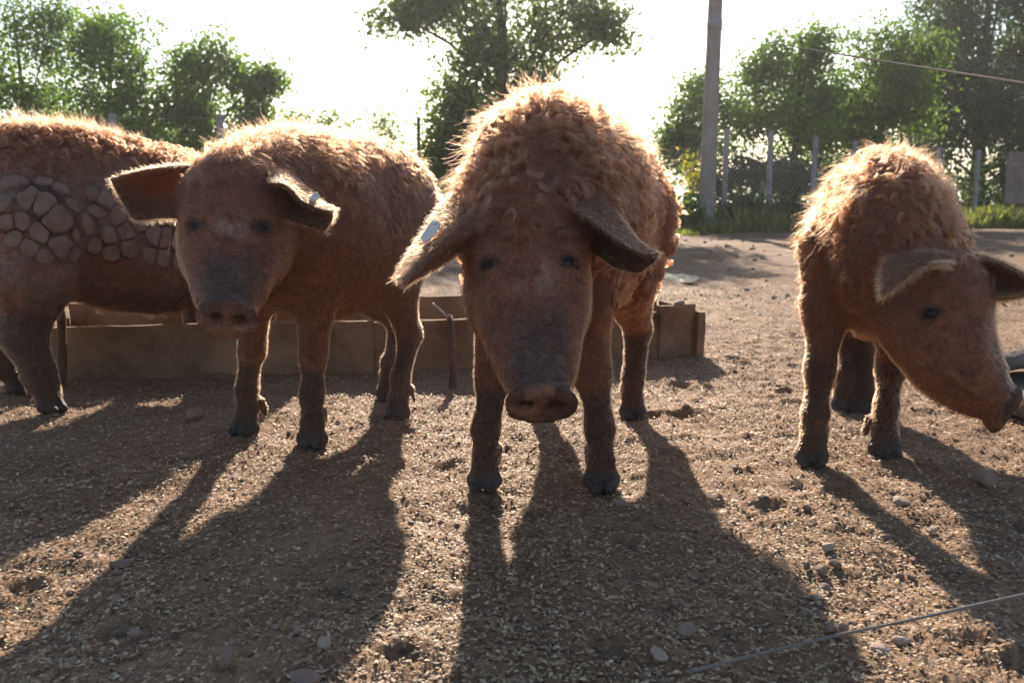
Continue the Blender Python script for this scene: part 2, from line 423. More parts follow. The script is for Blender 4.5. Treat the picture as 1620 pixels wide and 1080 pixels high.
# ------------------------------------------------------------------ hair
def hair(name, V, Q, N, A, W, count, length, comb, lift, mat, parent, curl=0.0, freq=1.5, clumps=0, cl=0.8,
         rad=0.0004, npts=6, jitter=0.25, frizz=0.0, grav=0.3, seed=1):
    """W per-vertex density, length(per-vertex array), comb(p, n) -> direction the hair lies towards"""
    r = np.random.default_rng(seed)
    wf = A * W[Q].mean(1); wf = wf / wf.sum()
    fi = r.choice(len(Q), count, p=wf); a, b = r.random(count)[:, None], r.random(count)[:, None]
    q = Q[fi]
    def bl(X):
        X = X if X.ndim > 1 else X[:, None]
        return X[q[:, 0]] * (1 - a) * (1 - b) + X[q[:, 1]] * a * (1 - b) + X[q[:, 2]] * a * b + X[q[:, 3]] * (1 - a) * b
    p = bl(V); n = bl(N); n /= np.linalg.norm(n, axis=1, keepdims=True); L = bl(length)[:, 0] * r.uniform(0.65, 1.15, count)
    def shape(p, n, k):
        c = comb(p, n); c = c - n * (c * n).sum(1, keepdims=True); c /= np.maximum(np.linalg.norm(c, axis=1, keepdims=True), 1e-6)
        d = n * lift + c * (1 - lift) + r.normal(0, jitter, (k, 3)); d /= np.linalg.norm(d, axis=1, keepdims=True)
        return d, c
    if clumps:
        ci = r.choice(count, min(clumps, count), replace=False); kd = kdtree.KDTree(len(ci))
        for i, k in enumerate(ci): kd.insert(p[k], i)
        kd.balance()
        own = np.array([kd.find(x)[1] for x in p]); cr = p[ci]; cn = n[ci]; k = len(ci)
    else:
        own = np.arange(count); cr, cn, k = p, n, count
    d, c = shape(cr, cn, k)
    ph = r.uniform(0, 6.283, k); sg = np.where(r.random(k) < 0.5, -1, 1); am = curl * r.uniform(0.5, 1.35, k); fq = freq * r.uniform(0.7, 1.3, k)
    e1 = np.cross(d, r.normal(0, 1, (k, 3))); e1 /= np.linalg.norm(e1, axis=1, keepdims=True); e2 = np.cross(d, e1)
    lc = r.uniform(0.75, 1.25, k)
    pts = np.empty((count, npts, 3), np.float32); g = np.array([0, 0, -1.0])
    fz = r.normal(0, 1, (count, 3)) * frizz
    for j in range(npts):
        t = j / (npts - 1)
        s = d * t * lc[:, None] + (g - cn * (cn @ g)[:, None]) * (grav * t * t)
        an = sg * 6.283 * fq * t + ph
        hx = e1 * (np.cos(an) - np.cos(ph))[:, None] + e2 * (np.sin(an) - np.sin(ph))[:, None]
        w_ = cl * t ** 0.6 if clumps else 0
        pts[:, j] = p * (1 - w_) + cr[own] * w_ + s[own] * L[:, None] + (hx * am[:, None])[own] * min(1, 2.2 * t) + fz * (t * t) * L[:, None]
        # keep the hair outside the skin
        push = ((pts[:, j] - p) * n).sum(1); pts[:, j] += n * np.maximum(0.0012 + 0.004 * t - push, 0)[:, None]
    h = bpy.data.hair_curves.new(name); h.add_curves([npts] * count)
    h.points.foreach_set('position', pts.ravel())
    rr = np.tile(np.linspace(1, 0.25, npts), count).astype(np.float32) * rad
    at = h.attributes.get('radius') or h.attributes.new('radius', 'FLOAT', 'POINT'); at.data.foreach_set('value', rr)
    tn = (.6 * r.random(k)[own] + .4 * r.random(count)) if clumps else r.random(count)
    ta = h.attributes.new('tone', 'FLOAT', 'CURVE'); ta.data.foreach_set('value', tn.astype(np.float32))
    h.materials.append(mat)
    o = bpy.data.objects.new(name, h); COL.objects.link(o)
    if parent: o.parent = parent; o.matrix_parent_inverse = parent.matrix_world.inverted()
    return o

# ------------------------------------------------------------------ ears
def spl(C, n):
    """Catmull-Rom through rows of C (k, ...), n samples"""
    C = np.array(C, float); k = len(C); E = np.concatenate([[2 * C[0] - C[1]], C, [2 * C[-1] - C[-2]]]); out = []
    for u in np.linspace(0, k - 1, n):
        i = min(int(u), k - 2); t = u - i; p0, p1, p2, p3 = E[i:i + 4]
        out.append(0.5 * (2 * p1 + (p2 - p0) * t + (2 * p0 - 5 * p1 + 4 * p2 - p3) * t * t + (3 * p1 - p0 - 3 * p2 + p3) * t**3))
    return np.array(out)
def ear(rows, parent, th=0.005, fuzz=5200, edge=600, seed=1, flip=False):
    C = np.array([[P(*c) for c in r] for r in rows])
    nu, nv = 26, 18
    S = np.array([spl(r, nv) for r in C]); S = spl(S, nu)
    du = np.gradient(S, axis=0); dv = np.gradient(S, axis=1); nn = np.cross(du, dv); nn /= np.linalg.norm(nn, axis=2, keepdims=True) + 1e-9
    pp = S.reshape(-1, 3); S = S + nn * ((fbm(pp, 30, 2, seed) - 0.5) * 0.006).reshape(nu, nv, 1)
    uu, vv = np.meshgrid(np.linspace(0, 1, nu), np.linspace(0, 1, nv), indexing='ij')
    e = np.minimum(np.minimum(vv, 1 - vv) * 6, (1 - uu) * 8); t = th * (0.35 + 0.65 * np.sqrt(np.clip(e, 0, 1))) * (1.5 - 0.7 * uu)
    Aa = S + nn * t[..., None] * 0.5; Bb = S - nn * t[..., None] * 0.5
    V = np.concatenate([Aa.reshape(-1, 3), Bb.reshape(-1, 3)]); idx = np.arange(nu * nv).reshape(nu, nv); K = nu * nv
    f1 = np.stack([idx[:-1, :-1], idx[1:, :-1], idx[1:, 1:], idx[:-1, 1:]], -1).reshape(-1, 4); f2 = f1[:, ::-1] + K
    bd = np.concatenate([idx[:, 0], idx[-1, 1:], idx[:-1, -1][::-1], idx[0, 1:-1][::-1]])
    nb = np.roll(bd, -1); f3 = np.stack([bd, bd + K, nb + K, nb], -1)
    Q = np.concatenate([f1, f2, f3[:, ::-1]])
    o = mesh_obj('ear', V, Q, M['ear'], parent)
    N, A = vnormals(V, Q)
    # shape the hair: it lies towards the tip and stands out from the edges
    tip = _n(S[-1].mean(0) - S[0].mean(0)); cen = S.mean((0, 1)); D = du.mean(1)
    def comb(p, n): return np.tile(tip, (len(p), 1)) + 0.5 * _nn(p - cen)
    E = np.concatenate([e.ravel()] * 2); We = np.clip(1 - E, 0, 1) ** 2 * (np.concatenate([uu.ravel()] * 2) > 0.08) * (1 - .6 * np.concatenate([uu.ravel()] * 2))
    Ws = np.ones(len(V))
    hair('ear_fuzz', V, Q, N, A, Ws, fuzz, np.full(len(V), 0.013), comb, 0.3, M['fuzz'], o, rad=0.00028, npts=4, jitter=0.3, seed=seed)
    hair('ear_fringe', V, Q, N, A, We + 1e-6, edge, np.full(len(V), 0.015), lambda p, n: _nn(p - cen) + 0.4 * tip, 0.15, M['fringe'], o,
         rad=0.0003, npts=5, jitter=0.35, curl=0.002, grav=0.4, seed=seed + 50)
    return o, S
def _nn(v): return v / np.maximum(np.linalg.norm(v, axis=1, keepdims=True), 1e-9)

# ------------------------------------------------------------------ pigs
def pig(label, hip, sho, H, head, legs, eyes, ears, style, vox=0.0065, girth=1.0, tail=None, neck=0.185, tilt=0.0, seed=1):
    hip = np.array([*hip, 0.0]); sho = np.array([*sho, 0.0]); ax = _n(sho - hip); d = np.linalg.norm(sho - hip)
    s = H / 0.85; g = girth * s; k = d / 0.62
    FB = frame(ax + np.array([0, 0, tilt]), (0, 0, 1)); mid = .6 * s
    rows = [(-.175, .60, .045, .05, .06), (-.15, .60, .10, .11, .13), (-.08, .60, .16, .185, .20), (.05, .60, .195, .232, .24),
            (.25, .595, .212, .252, .275), (.45, .595, .212, .255, .275), (.60, .60, .195, .25, .24), (.73, .60, .155, .205, .20),
            (.82, .59, .10, .13, .13), (.85, .58, .05, .06, .07)]
    tab = [(t * k, 0, u * s - mid, w_ * g, a * s, b * s) for t, u, w_, a, b in rows]
    body = sweep(hip + [0, 0, mid], FB, tab, 2.15)
    pts = [hip, sho, head['skull'], head['snout']] + [j for L in legs for j in L['j']]
    lo = np.min(pts, 0) - [0.28, 0.28, 0.0]; hi = np.max(pts, 0) + [0.28, 0.28, 0]; lo[2] = -0.03; hi[2] = H + 0.08
    fd = Field(lo, hi, vox)
    fd.add(body, 0.02, 'body')
    # shoulder and ham masses
    for L in legs:
        j, r = L['j'], L['r']
        for i in range(len(j) - 1):
            fd.add(cone(j[i], j[i + 1], r[i], r[i + 1]), 0.05 if i == 0 else 0.03, 'leg' if i else 'ham')
    # neck
    sk, sn = head['skull'], head['snout']; hs = head.get('s', 1.0)
    nb = hip + ax * (0.50 * k) + np.array([0, 0, (0.59 + .5 * tilt) * s])
    fd.add(cone(nb, sk - _n(sn - sk) * 0.01, neck * s, 0.118 * hs), 0.09, 'neck')
    # head
    up = head.get('up', (0, 0, 1)); FH = frame(sn - sk, up); L = np.linalg.norm(sn - sk)
    ht = [(-.13, 0, .05, .05, .05), (-.05, 0, .092, .078, .10), (.12, 0, .113, .086, .118), (.30, .003, .113, .082, .122), (.45, -.004, .106, .068, .112),
          (.60, -.010, .090, .054, .092), (.78, -.010, .071, .045, .068), (.90, -.004, .054, .038, .050), (1.0, .004, .044, .033, .036)]
    mzs = lambda t: 1 + (head.get('mz', 1.05) - 1) * min(1, max(0, (t - .35) / .3))
    fd.add(sweep(sk, FH, [(t * L, 0, u * hs, w_ * hs * mzs(t), a * hs * mzs(t), b * hs * mzs(t)) for t, u, w_, a, b in ht], 2.25), 0.045, 'head')
    for sd_ in (-1, 1):   # jowls and brows
        fd.add(ell(sk + FH[1] * .26 * L + FH[0] * sd_ * .072 * hs - FH[2] * .072 * hs, (.05 * hs, .085 * hs, .06 * hs), FH), 0.05, 'head')
    dn = _n(head['disc']); FD = frame(dn, FH[2]); hs0 = hs; hs = hs * head.get('mz', 1.05)
    fd.add(sweep(sn, FD, [(-.022, 0, 0, .050 * hs, .038 * hs, .036 * hs), (-.010, 0, 0, .055 * hs, .042 * hs, .040 * hs), (0, 0, 0, .063 * hs, .048 * hs, .044 * hs), (.008, 0, 0, .060 * hs, .045 * hs, .041 * hs)], 2.1), 0.010, 'disc')
    fd.add(cone(sn - FH[1] * .05 * hs - FH[2] * .036 * hs, sn - FH[1] * .17 * hs - FH[2] * .062 * hs, .028 * hs, .045 * hs), 0.03, 'head')   # lower jaw
    for sd_ in (-1, 1):
        c = sn + FD[0] * sd_ * .0235 * hs + FD[2] * .002 * hs
        fd.sub(cone(c + dn * .02, c - dn * .045 + FD[2] * .012, .0155 * hs, .013), 0.005)
        fd.sub(cone(sn - FH[2] * .030 * hs + FH[0] * sd_ * .048 * hs - FH[1] * .025 * hs, sk + FH[1] * .52 * L + FH[0] * sd_ * .092 * hs - FH[2] * .07 * hs, .004, .004), 0.014)
    hs = hs0
    # snout wrinkles
    for q in (.78, .84, .90):
        for sd_ in (-1, 1):
            b0 = sk + FH[1] * q * L
            fd.sub(cone(b0 + FH[2] * .046 * hs, b0 + FH[2] * .03 * hs + FH[0] * sd_ * .045 * hs, .003, .002), 0.012)
    eo = []
    for px, py in eyes:
        p, n = fd.hit(px, py)
        if p is None: continue
        t = _n(np.cross(n, np.cross(FH[2] * 0.4 - FH[1] * 1.0, n)))      # along the face, up towards the poll
        sdv = np.cross(n, t)
        eo.append((p, n, t, sdv))
        fd.sub(ell(p + n * .004, (.021 * hs, .011 * hs, .016 * hs), np.array([sdv, t, n])), 0.010)
        fd.add(cone(p + t * .015 * hs + sdv * .018 - n * .004, p + t * .015 * hs - sdv * .018 - n * .004, .0085 * hs, .0085 * hs), 0.012, 'head')
        fd.add(cone(p - t * .014 * hs + sdv * .016 - n * .006, p - t * .014 * hs - sdv * .016 - n * .006, .007 * hs, .007 * hs), 0.010, 'head')
        fd.add(ell(p + t * .032 * hs - n * .012, (.028 * hs, .016 * hs, .015 * hs), np.array([sdv, t, n])), 0.02, 'head')
    # feet: two toes and dewclaws each
    for L_ in legs:
        f, dr = L_['foot'], _n(np.array([*L_['dir'], 0])); sd_ = np.cross(dr, (0, 0, 1)); an = L_['j'][-1]
        for q in (-1, 1):
            fd.add(cone(an + sd_ * q * .009, f + dr * .012 + sd_ * q * .017 + [0, 0, .022], .021, .021), 0.012, 'foot')
            fd.add(cone(f + dr * .008 + sd_ * q * .019 + [0, 0, .02], f + dr * .042 + sd_ * q * .016 + [0, 0, .010], .0235, .013), 0.006, 'hoof')
            fd.add(cone(f - dr * .03 + sd_ * q * .026 + [0, 0, .085], f - dr * .046 + sd_ * q * .027 + [0, 0, .042], .010, .005), 0.02, 'foot')
    V, Q = fd.mesh(); T = fd.tags(V)
    N, A = vnormals(V, Q)
    # lumps and folds of the hide
    V = V + N * ((fbm(V, 14, 3, seed) - 0.5) * 0.010 + (fbm(V, 45, 2, seed + 3) - 0.5) * 0.005 * (T['hoof'] > 0.02))[:, None]
    N, A = vnormals(V, Q)
    mh = sstep(-.02, .03, np.minimum(T['body'], np.minimum(T['neck'], T['ham'])) - T['head'])     # 1 on the head
    ml = sstep(-.02, .05, np.minimum(T['body'], T['ham']) - np.minimum(T['leg'], T['foot'])) * (V[:, 2] < .5)
    mhoof = sstep(.012, .0, T['hoof'])
    hl = (V - sk) @ FH.T / L; mdisc = sstep(.012, .0, T['disc']) * (((V - sn) @ dn) > -.012)
    nz = fbm(V, 9, 4, seed + 9); nz2 = fbm(V, 28, 3, seed + 19)
    c = np.ones((len(V), 3)) * np.array(style.get('skin', (0.20, 0.08, 0.048)))
    c *= (0.72 + 0.56 * nz)[:, None]
    def blend(c, m_, col): return c * (1 - m_[:, None]) + np.array(col) * m_[:, None]
    c = blend(c, mh * .75, (0.235, 0.09, 0.052)) * (0.85 + 0.3 * nz2)[:, None]
    mz = mh * sstep(.46, .66, hl[:, 1] + (nz - .5) * .3) * sstep(-.02, .03, hl[:, 2] * L) * sstep(.085, .03, np.abs(hl[:, 0]) * L + (nz2 - .5) * .05)
    c = blend(c, mz * sstep(.3, .5, nz2 + .15) * .85, (0.085, 0.066, 0.058))
    pale = mh * np.exp(-((hl[:, 1] - .42) / .1) ** 2 - (hl[:, 0] * L / .035) ** 2) * sstep(.4, .65, nz2) * sstep(0, .02, hl[:, 2])
    c = blend(c, pale * style.get('pale', .7), (0.36, 0.28, 0.24))
    fl = mh * sstep(.60, .68, fbm(V, 70, 2, seed + 29)); c = blend(c, fl * .3, (0.28, 0.17, 0.115))
    mud = ml * sstep(style.get('sock', .2) + .02, style.get('sock', .2) - .02, V[:, 2] + (nz - .5) * .12)
    c = blend(c, mud * .85, (0.062, 0.036, 0.027))
    c = blend(c, mdisc * .85, (0.26, 0.13, 0.09)); c *= (1 - mdisc * .5 * sstep(.55, .45, nz2))[:, None]; c = blend(c, mhoof, (0.085, 0.068, 0.06))
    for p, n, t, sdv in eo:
        q_ = V - p; de = np.sqrt(((q_ @ sdv) / 1.5) ** 2 + (q_ @ t) ** 2 + (q_ @ n) ** 2); c = blend(c, sstep(.024, .010, de) * .85, (0.03, 0.02, 0.017))  # dark lid rim that also paints the shade of the hollow socket
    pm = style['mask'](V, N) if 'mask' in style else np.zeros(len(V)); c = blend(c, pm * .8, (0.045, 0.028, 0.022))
    if 'paint' in style: c = style['paint'](V, N, c, nz, nz2, blend, mh)
    root = empty('pig', (float((hip + sho)[0] / 2), float((hip + sho)[1] / 2), 0)); tag(root, label, 'pig', 'curly ginger pigs in the pen')
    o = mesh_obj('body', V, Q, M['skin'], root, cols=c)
    for p, n, t, sdv in eo:
        e = uvs(p - n * .0105, .015 * hs, 16, 11); mesh_obj('eye', e[0], e[1], M['eye'], root)
    st_e = style.get('edge', 600)
    for i, rr in enumerate(ears): ear(rr, root, seed=seed * 10 + i, edge=st_e)
    if tail is not None:
        tb = hip - ax * (.165 * k) + np.array([0, 0, .70 * s]); pts_ = spl([tb, tb - ax * .05 + [0, 0, -.02], tb - ax * .07 + [0, 0, -.1], tb - ax * .055 + [.03, 0, -.16]], 12)
        vv, ff = tube(pts_, np.linspace(.016, .006, 12), 8); mesh_obj('tail', vv, ff, M['ear'], root)
    # coat
    mb = (1 - mh) * (1 - ml) * (1 - mhoof) * (1 - pm)
    bx = ((V - hip) @ ax) / (0.62 * k); top = sstep(.0, .9, N[:, 2]) ; ht_ = np.clip((V[:, 2] / s - .33) / .52, 0, 1)
    back = np.array([*(-ax[:2]), -0.75])
    comb = lambda p, n: np.tile(back, (len(p), 1)) + 0.35 * (np.stack([noise(p, 12, 1), noise(p, 12, 2), noise(p, 12, 3)], -1) - .5) * 2
    st = style
    hair('short_coat', V, Q, N, A, (mh * .9 + ml * .8 + .25 * (1 - .7 * (st.get('nw', 0) > 40000))) * (1 - mhoof) * (1 - pm) * (1 - .97 * mdisc), st.get('nf', 26000), .0075 - .002 * ml + .009 * mb, (lambda p, n: np.tile(-FH[1] * 0.9, (len(p), 1)) * np.clip((.9 - np.linalg.norm(p - sk, axis=1) / .5), 0, 1)[:, None] + np.array([0, 0, -.5]) + back * .2),
         0.24, M['fuzz'], root, rad=.0003, npts=4, jitter=.28, seed=seed)
    dens = mb * st['dens'](V, N, bx, ht_, top, nz)
    hair('wool_coat', V, Q, N, A, dens + 1e-7, st.get('nw', 24000), st['len'](V, N, bx, ht_, top, nz), comb, st.get('lift', .45), M[st.get('mat', 'wool')], root,
         curl=st.get('curl', .009), freq=st.get('freq', 1.3), clumps=st.get('clumps', 1500), cl=st.get('cl', .92), rad=st.get('rad', .0005), npts=9, jitter=.22, frizz=st.get('frizz', .05), grav=.35, seed=seed + 1)
    dens = st['crest'](V, N, bx, ht_, top, nz, mh, hl)
    hair('crest_hair', V, Q, N, A, dens + 1e-7, st.get('nc', 8000), np.full(len(V), st.get('clen', .06)) * (.5 + nz), st.get('ccomb', comb), st.get('clift', .6), M['wool'], root,
         curl=.007, freq=1.0, clumps=st.get('cclumps', 700), cl=.5, rad=.0003, npts=9, jitter=.35, frizz=.25, grav=.8, seed=seed + 2)
    return root, fd
def uvs(c, r, a, b):
    v = [(0, 0, 1)] + [(math.sin(math.pi * j / b) * math.cos(2 * math.pi * i / a), math.sin(math.pi * j / b) * math.sin(2 * math.pi * i / a), math.cos(math.pi * j / b)) for j in range(1, b) for i in range(a)] + [(0, 0, -1)]
    f = [(0, 1 + i, 1 + (i + 1) % a) for i in range(a)]
    for j in range(b - 2):
        for i in range(a): f.append((1 + j * a + i, 1 + (j + 1) * a + i, 1 + (j + 1) * a + (i + 1) % a, 1 + j * a + (i + 1) % a))
    q = 1 + (b - 2) * a; f += [(q + i, len(v) - 1, q + (i + 1) % a) for i in range(a)]
    return np.array(v) * r + np.asarray(c), f
def tube(pts, rad, n=8, cap=True):
    pts = np.array(pts, float); rad = np.broadcast_to(rad, len(pts)); t = np.gradient(pts, axis=0); t /= np.linalg.norm(t, axis=1, keepdims=True)
    ref = np.array([0, 0, 1.0]) if abs(t[0, 2]) < .9 else np.array([1.0, 0, 0]); V = []
    for p, q, r in zip(pts, t, rad):
        u = _n(np.cross(q, ref)); w_ = np.cross(q, u); ref = -np.cross(q, u) if False else ref
        V += [p + r * (math.cos(6.2832 * i / n) * u + math.sin(6.2832 * i / n) * w_) for i in range(n)]
    F = [(j * n + i, j * n + (i + 1) % n, (j + 1) * n + (i + 1) % n, (j + 1) * n + i) for j in range(len(pts) - 1) for i in range(n)]
    if cap: F += [tuple(range(n))[::-1], tuple(range((len(pts) - 1) * n, len(pts) * n))]
    return np.array(V), F

FR = [.085, .060, .036, .029, .029]       # fore leg radii: shoulder, elbow, knee, cannon, fetlock
HR = [.135, .088, .039, .028, .029]        # hind leg radii
def foreleg(foot, top, bend=(0, 0), dir=(0, -1), sc=1.0, rs=1.0):
    f = np.array([foot[0], foot[1], on(*foot[:2]) - .002]); t = np.array(top, float); b_ = np.array([*bend, 0.])
    kn = f * .55 + t * .45; kn[2] = .235 * sc; kn += b_
    cn = f * .85 + kn * .15; cn[2] = .12 * sc
    el = kn * .35 + t * .65; el[2] = .40 * sc
    return dict(j=[t, el, kn, cn, f + [0, 0, .065]], r=[x * rs for x in FR], foot=f, dir=dir)
def hindleg(foot, hipp, fwd, dir=(0, -1), sc=1.0, rs=1.0):
    f = np.array([foot[0], foot[1], on(*foot[:2]) - .002]); t = np.array(hipp, float); fw = _n([*fwd, 0])
    st = t + fw * .09; st[2] = .40 * sc
    hk = f - fw * .075; hk[2] = .235 * sc
    return dict(j=[t, st, hk, f - fw * .012 + [0, 0, .12], f + [0, 0, .065]], r=[x * rs for x in HR], foot=f, dir=dir)

# --- the big curly pig in the middle
HIP, SHO = (.265, 2.60), (.07, 2.02)
fA, fB = G(767, 757), G(950, 758); rA = G(1000, 646)
legs = [foreleg(fA, (-.02, 2.02, .52), dir=(-.12, -1), bend=(.0, -.01)), foreleg(fB, (.155, 1.99, .52), dir=(.05, -1)),
        hindleg(rA, (.345, 2.60, .56), (-.3, -1)), hindleg((.09, 2.66), (.12, 2.66, .56), (-.3, -1))]
e1 = [[(735, 300, 1.86), (765, 312, 1.82), (775, 345, 1.78), (762, 385, 1.82)], [(705, 318, 1.82), (735, 330, 1.76), (745, 365, 1.74), (728, 398, 1.80)],
      [(678, 355, 1.76), (700, 365, 1.71), (706, 392, 1.70), (698, 418, 1.76)], [(650, 398, 1.70), (664, 405, 1.66), (672, 422, 1.66), (672, 432, 1.70)],
      [(625, 440, 1.64), (630, 445, 1.63), (640, 450, 1.63), (648, 447, 1.65)]]
e2 = [[(905, 335, 1.76), (900, 305, 1.82), (920, 330, 1.90), (905, 385, 1.80)], [(935, 352, 1.73), (940, 308, 1.80), (955, 345, 1.86), (938, 398, 1.77)],
      [(968, 376, 1.70), (972, 338, 1.76), (985, 370, 1.80), (966, 418, 1.72)], [(1005, 398, 1.66), (1006, 380, 1.70), (1015, 400, 1.72), (1000, 431, 1.68)],
      [(1035, 405, 1.63), (1042, 401, 1.64), (1038, 412, 1.65), (1015, 430, 1.66)]]
e1 = [[(a[0], a[1], a[2] + (.09, .035, -.02, .02)[i] * (1.15 - .2 * k)) for i, a in enumerate(r)] for k, r in enumerate(e1)]
e2 = [[(a[0], a[1], a[2] + (-.03, .06, .10, .03)[i] * (1.15 - .2 * k)) for i, a in enumerate(r)] for k, r in enumerate(e2)]
stA = dict(dens=lambda V, N, bx, h, top, nz: (.3 + h) * (.25 + 1.2 * sstep(.3, .6, nz)), len=lambda V, N, bx, h, top, nz: (.014 + .024 * h) * (.45 + 1.1 * nz), nw=46000, clumps=1500, curl=.0122, freq=1.2, lift=.38, cl=.95, frizz=.04, rad=.0005, sock=.22,
           crest=lambda V, N, bx, h, top, nz, mh, hl: sstep(.5, .85, bx) * sstep(.35, .8, h) * (1 - mh) + .25 * (h > .8) + mh * sstep(.16, .02, hl[:, 1]) * 1.2,
           clen=.05, nc=4500, cclumps=450, nf=34000)
pig('big curly ginger pig facing the camera with lowered head, in the middle', HIP, SHO, .845,
    dict(skull=P(832, 378, 1.82), snout=P(856, 640, 1.52), disc=(.03, -.80, -.60)), legs, [(772, 418), (902, 414)], [e1, e2], stA, girth=.85, seed=3)

# --- the smooth young pig beside it
HIP, SHO = (-.37, 2.76), (-.59, 2.28)
fA, fB = G(392, 679), G(495, 695)
rA = G(632, 650); 
legs = [foreleg(fA, (-.67, 2.33, .52), dir=(-.45, -1), sc=.95, rs=.84), foreleg(fB, (-.505, 2.27, .52), dir=(.05, -1), sc=.95, rs=.84),
        hindleg(rA, (-.325, 2.74, .55), (-.4, -1), dir=(-.4, -1), sc=.95, rs=.80), hindleg((-.395, 2.80), (-.46, 2.82, .55), (-.4, -1), sc=.95, rs=.85)]
e1 = [[(305, 262, 2.07), (300, 300, 2.08), (292, 345, 2.02)], [(262, 263, 2.04), (258, 305, 2.10), (255, 345, 2.02)], [(218, 271, 2.02), (225, 310, 2.07), (232, 347, 2.0)],
      [(187, 278, 2.0), (199, 312, 2.02), (216, 347, 1.98)], [(174, 283, 1.99), (190, 314, 1.99), (209, 343, 1.97)]]
e2 = [[(422, 290, 1.98), (428, 264, 2.03), (440, 300, 2.06), (447, 340, 2.0)], [(450, 293, 1.97), (455, 276, 2.02), (465, 312, 2.06), (462, 348, 1.99)],
      [(481, 320, 1.95), (482, 298, 2.0), (490, 325, 2.02), (486, 357, 1.97)], [(505, 330, 1.93), (505, 320, 1.96), (510, 340, 1.98), (505, 364, 1.94)],
      [(528, 335, 1.92), (530, 331, 1.93), (526, 346, 1.93), (515, 365, 1.92)]]
e2 = [[(a[0], a[1], a[2] + (-.03, .06, .09, .02)[i] * (1.15 - .2 * k)) for i, a in enumerate(r)] for k, r in enumerate(e2)]
def paintB(V, N, c, nz, nz2, blend, mh):
    m_ = (1 - mh) * sstep(.42, .7, nz) * sstep(2.35, 2.6, V[:, 1]); c = blend(c, m_ * .6, (0.19, 0.14, 0.12))
    return blend(c, (1 - mh) * sstep(2.3, 2.6, V[:, 1]) * .35, (0.15, 0.10, 0.08))
stB = dict(dens=lambda V, N, bx, h, top, nz: sstep(.62, .9, h + (nz - .5) * .6) * (.3 + 1.2 * sstep(.4, .6, nz)) + .02 + .25 * sstep(.55, .8, bx) * sstep(.3, .6, h), len=lambda V, N, bx, h, top, nz: .010 + .018 * sstep(.5, .95, h),
           nw=12000, clumps=1100, curl=.008, freq=1.0, lift=.3, sock=.2, paint=paintB, pale=.9,
           crest=lambda V, N, bx, h, top, nz, mh, hl: sstep(.6, .9, bx) * sstep(.5, .9, h) * (1 - mh) + .4 * (h > .85) + .35 * mh * sstep(.2, .05, hl[:, 1]),
           clen=.032, nc=3600, cclumps=900, nf=40000)
pig('smooth brown pig with wide open ears and muddy muzzle, before the trough', HIP, SHO, .80,
    dict(skull=P(372, 318, 2.08), snout=P(360, 505, 1.80), disc=(-.03, -.93, -.36), s=.97), legs, [(306, 358), (415, 358)], [e1, e2], stB, girth=.86, neck=.16, seed=5)

# --- the pig on the right, head down to drink
HIP, SHO = (1.12, 2.66), (.885, 2.13)
fA, fB = G(1285, 725), G(1397, 712)
legs = [foreleg(fA, (.775, 2.17, .50), dir=(-.35, -1), sc=.92, rs=.87), foreleg(fB, (.945, 2.15, .50), dir=(.1, -1), sc=.92, rs=.87),
        hindleg(G(1368, 642), (1.12, 2.68, .53), (-.3, -1), sc=.92, rs=.85), hindleg(G(1334, 640), (1.02, 2.74, .53), (-.3, -1), sc=.92, rs=.75)]
e1 = [[(1512, 418, 1.86), (1508, 404, 1.90), (1482, 398, 2.0)], [(1482, 416, 1.82), (1470, 403, 1.86), (1447, 396, 1.97)], [(1456, 428, 1.80), (1449, 414, 1.83), (1420, 399, 1.94)],
      [(1425, 451, 1.79), (1420, 436, 1.81), (1402, 410, 1.90)], [(1396, 471, 1.79), (1392, 459, 1.80), (1393, 430, 1.86)]]
e2 = [[(1540, 403, 1.98), (1548, 430, 2.02), (1545, 462, 1.96)], [(1575, 410, 1.96), (1580, 440, 2.0), (1578, 472, 1.93)], [(1605, 426, 1.93), (1610, 450, 1.96), (1608, 470, 1.9)],
      [(1640, 445, 1.9), (1645, 455, 1.9), (1638, 462, 1.89)]]
stC = dict(edge=2600, dens=lambda V, N, bx, h, top, nz: .08 + sstep(.35, .75, h) * (.35 + sstep(.3, .6, nz)), len=lambda V, N, bx, h, top, nz: .010 + .018 * sstep(.2, .9, h), nw=30000, clumps=1500, curl=.009, freq=1.2, lift=.28, cl=.94, sock=.24, pale=.5,
           crest=lambda V, N, bx, h, top, nz, mh, hl: sstep(.45, .8, h) * (1 - mh) + mh * sstep(.1, .0, hl[:, 1]), clen=.036, nc=7000, cclumps=900, nf=38000)
pig('shaggy pig with head turned aside and lowered to drink from the basin', HIP, SHO, .732,
    dict(skull=P(1475, 470, 2.0), snout=P(1590, 648, 1.86), disc=(.80, -.42, -.42), up=(.45, .0, .9), s=1.02, mz=1.24), legs, [(1472, 495)], [e1, e2], stC, girth=.80, neck=.165, seed=8)

# --- the mud-caked pig cut off by the picture's edge, feeding
HIP, SHO = (-1.50, 2.74), (-1.05, 3.16)
_f = G(78, 652); _f[2] = on(_f[0], _f[1])
legs = [dict(j=[np.array([-1.40, 2.62, .55]), np.array([-1.40, 2.58, .40]), np.array([-1.43, 2.56, .235]), _f + [-.022, .0, .12], _f + [-.004, 0, .065]], r=[.14, .11, .062, .042, .038], foot=_f, dir=(.9, -.4)), hindleg((-1.62, 2.80), (-1.62, 2.86, .55), (1, 1), dir=(1, .6)),
        foreleg((-.99, 3.27), (-1.0, 3.1, .5), dir=(1, 1)), foreleg((-1.21, 3.32), (-1.19, 3.28, .5), dir=(1, 1))]
er = [[(430, 420, 3.55), (436, 432, 3.53), (440, 446, 3.52)], [(452, 432, 3.52), (454, 444, 3.5), (452, 458, 3.5)], [(470, 452, 3.5), (468, 458, 3.5), (462, 466, 3.5)]]
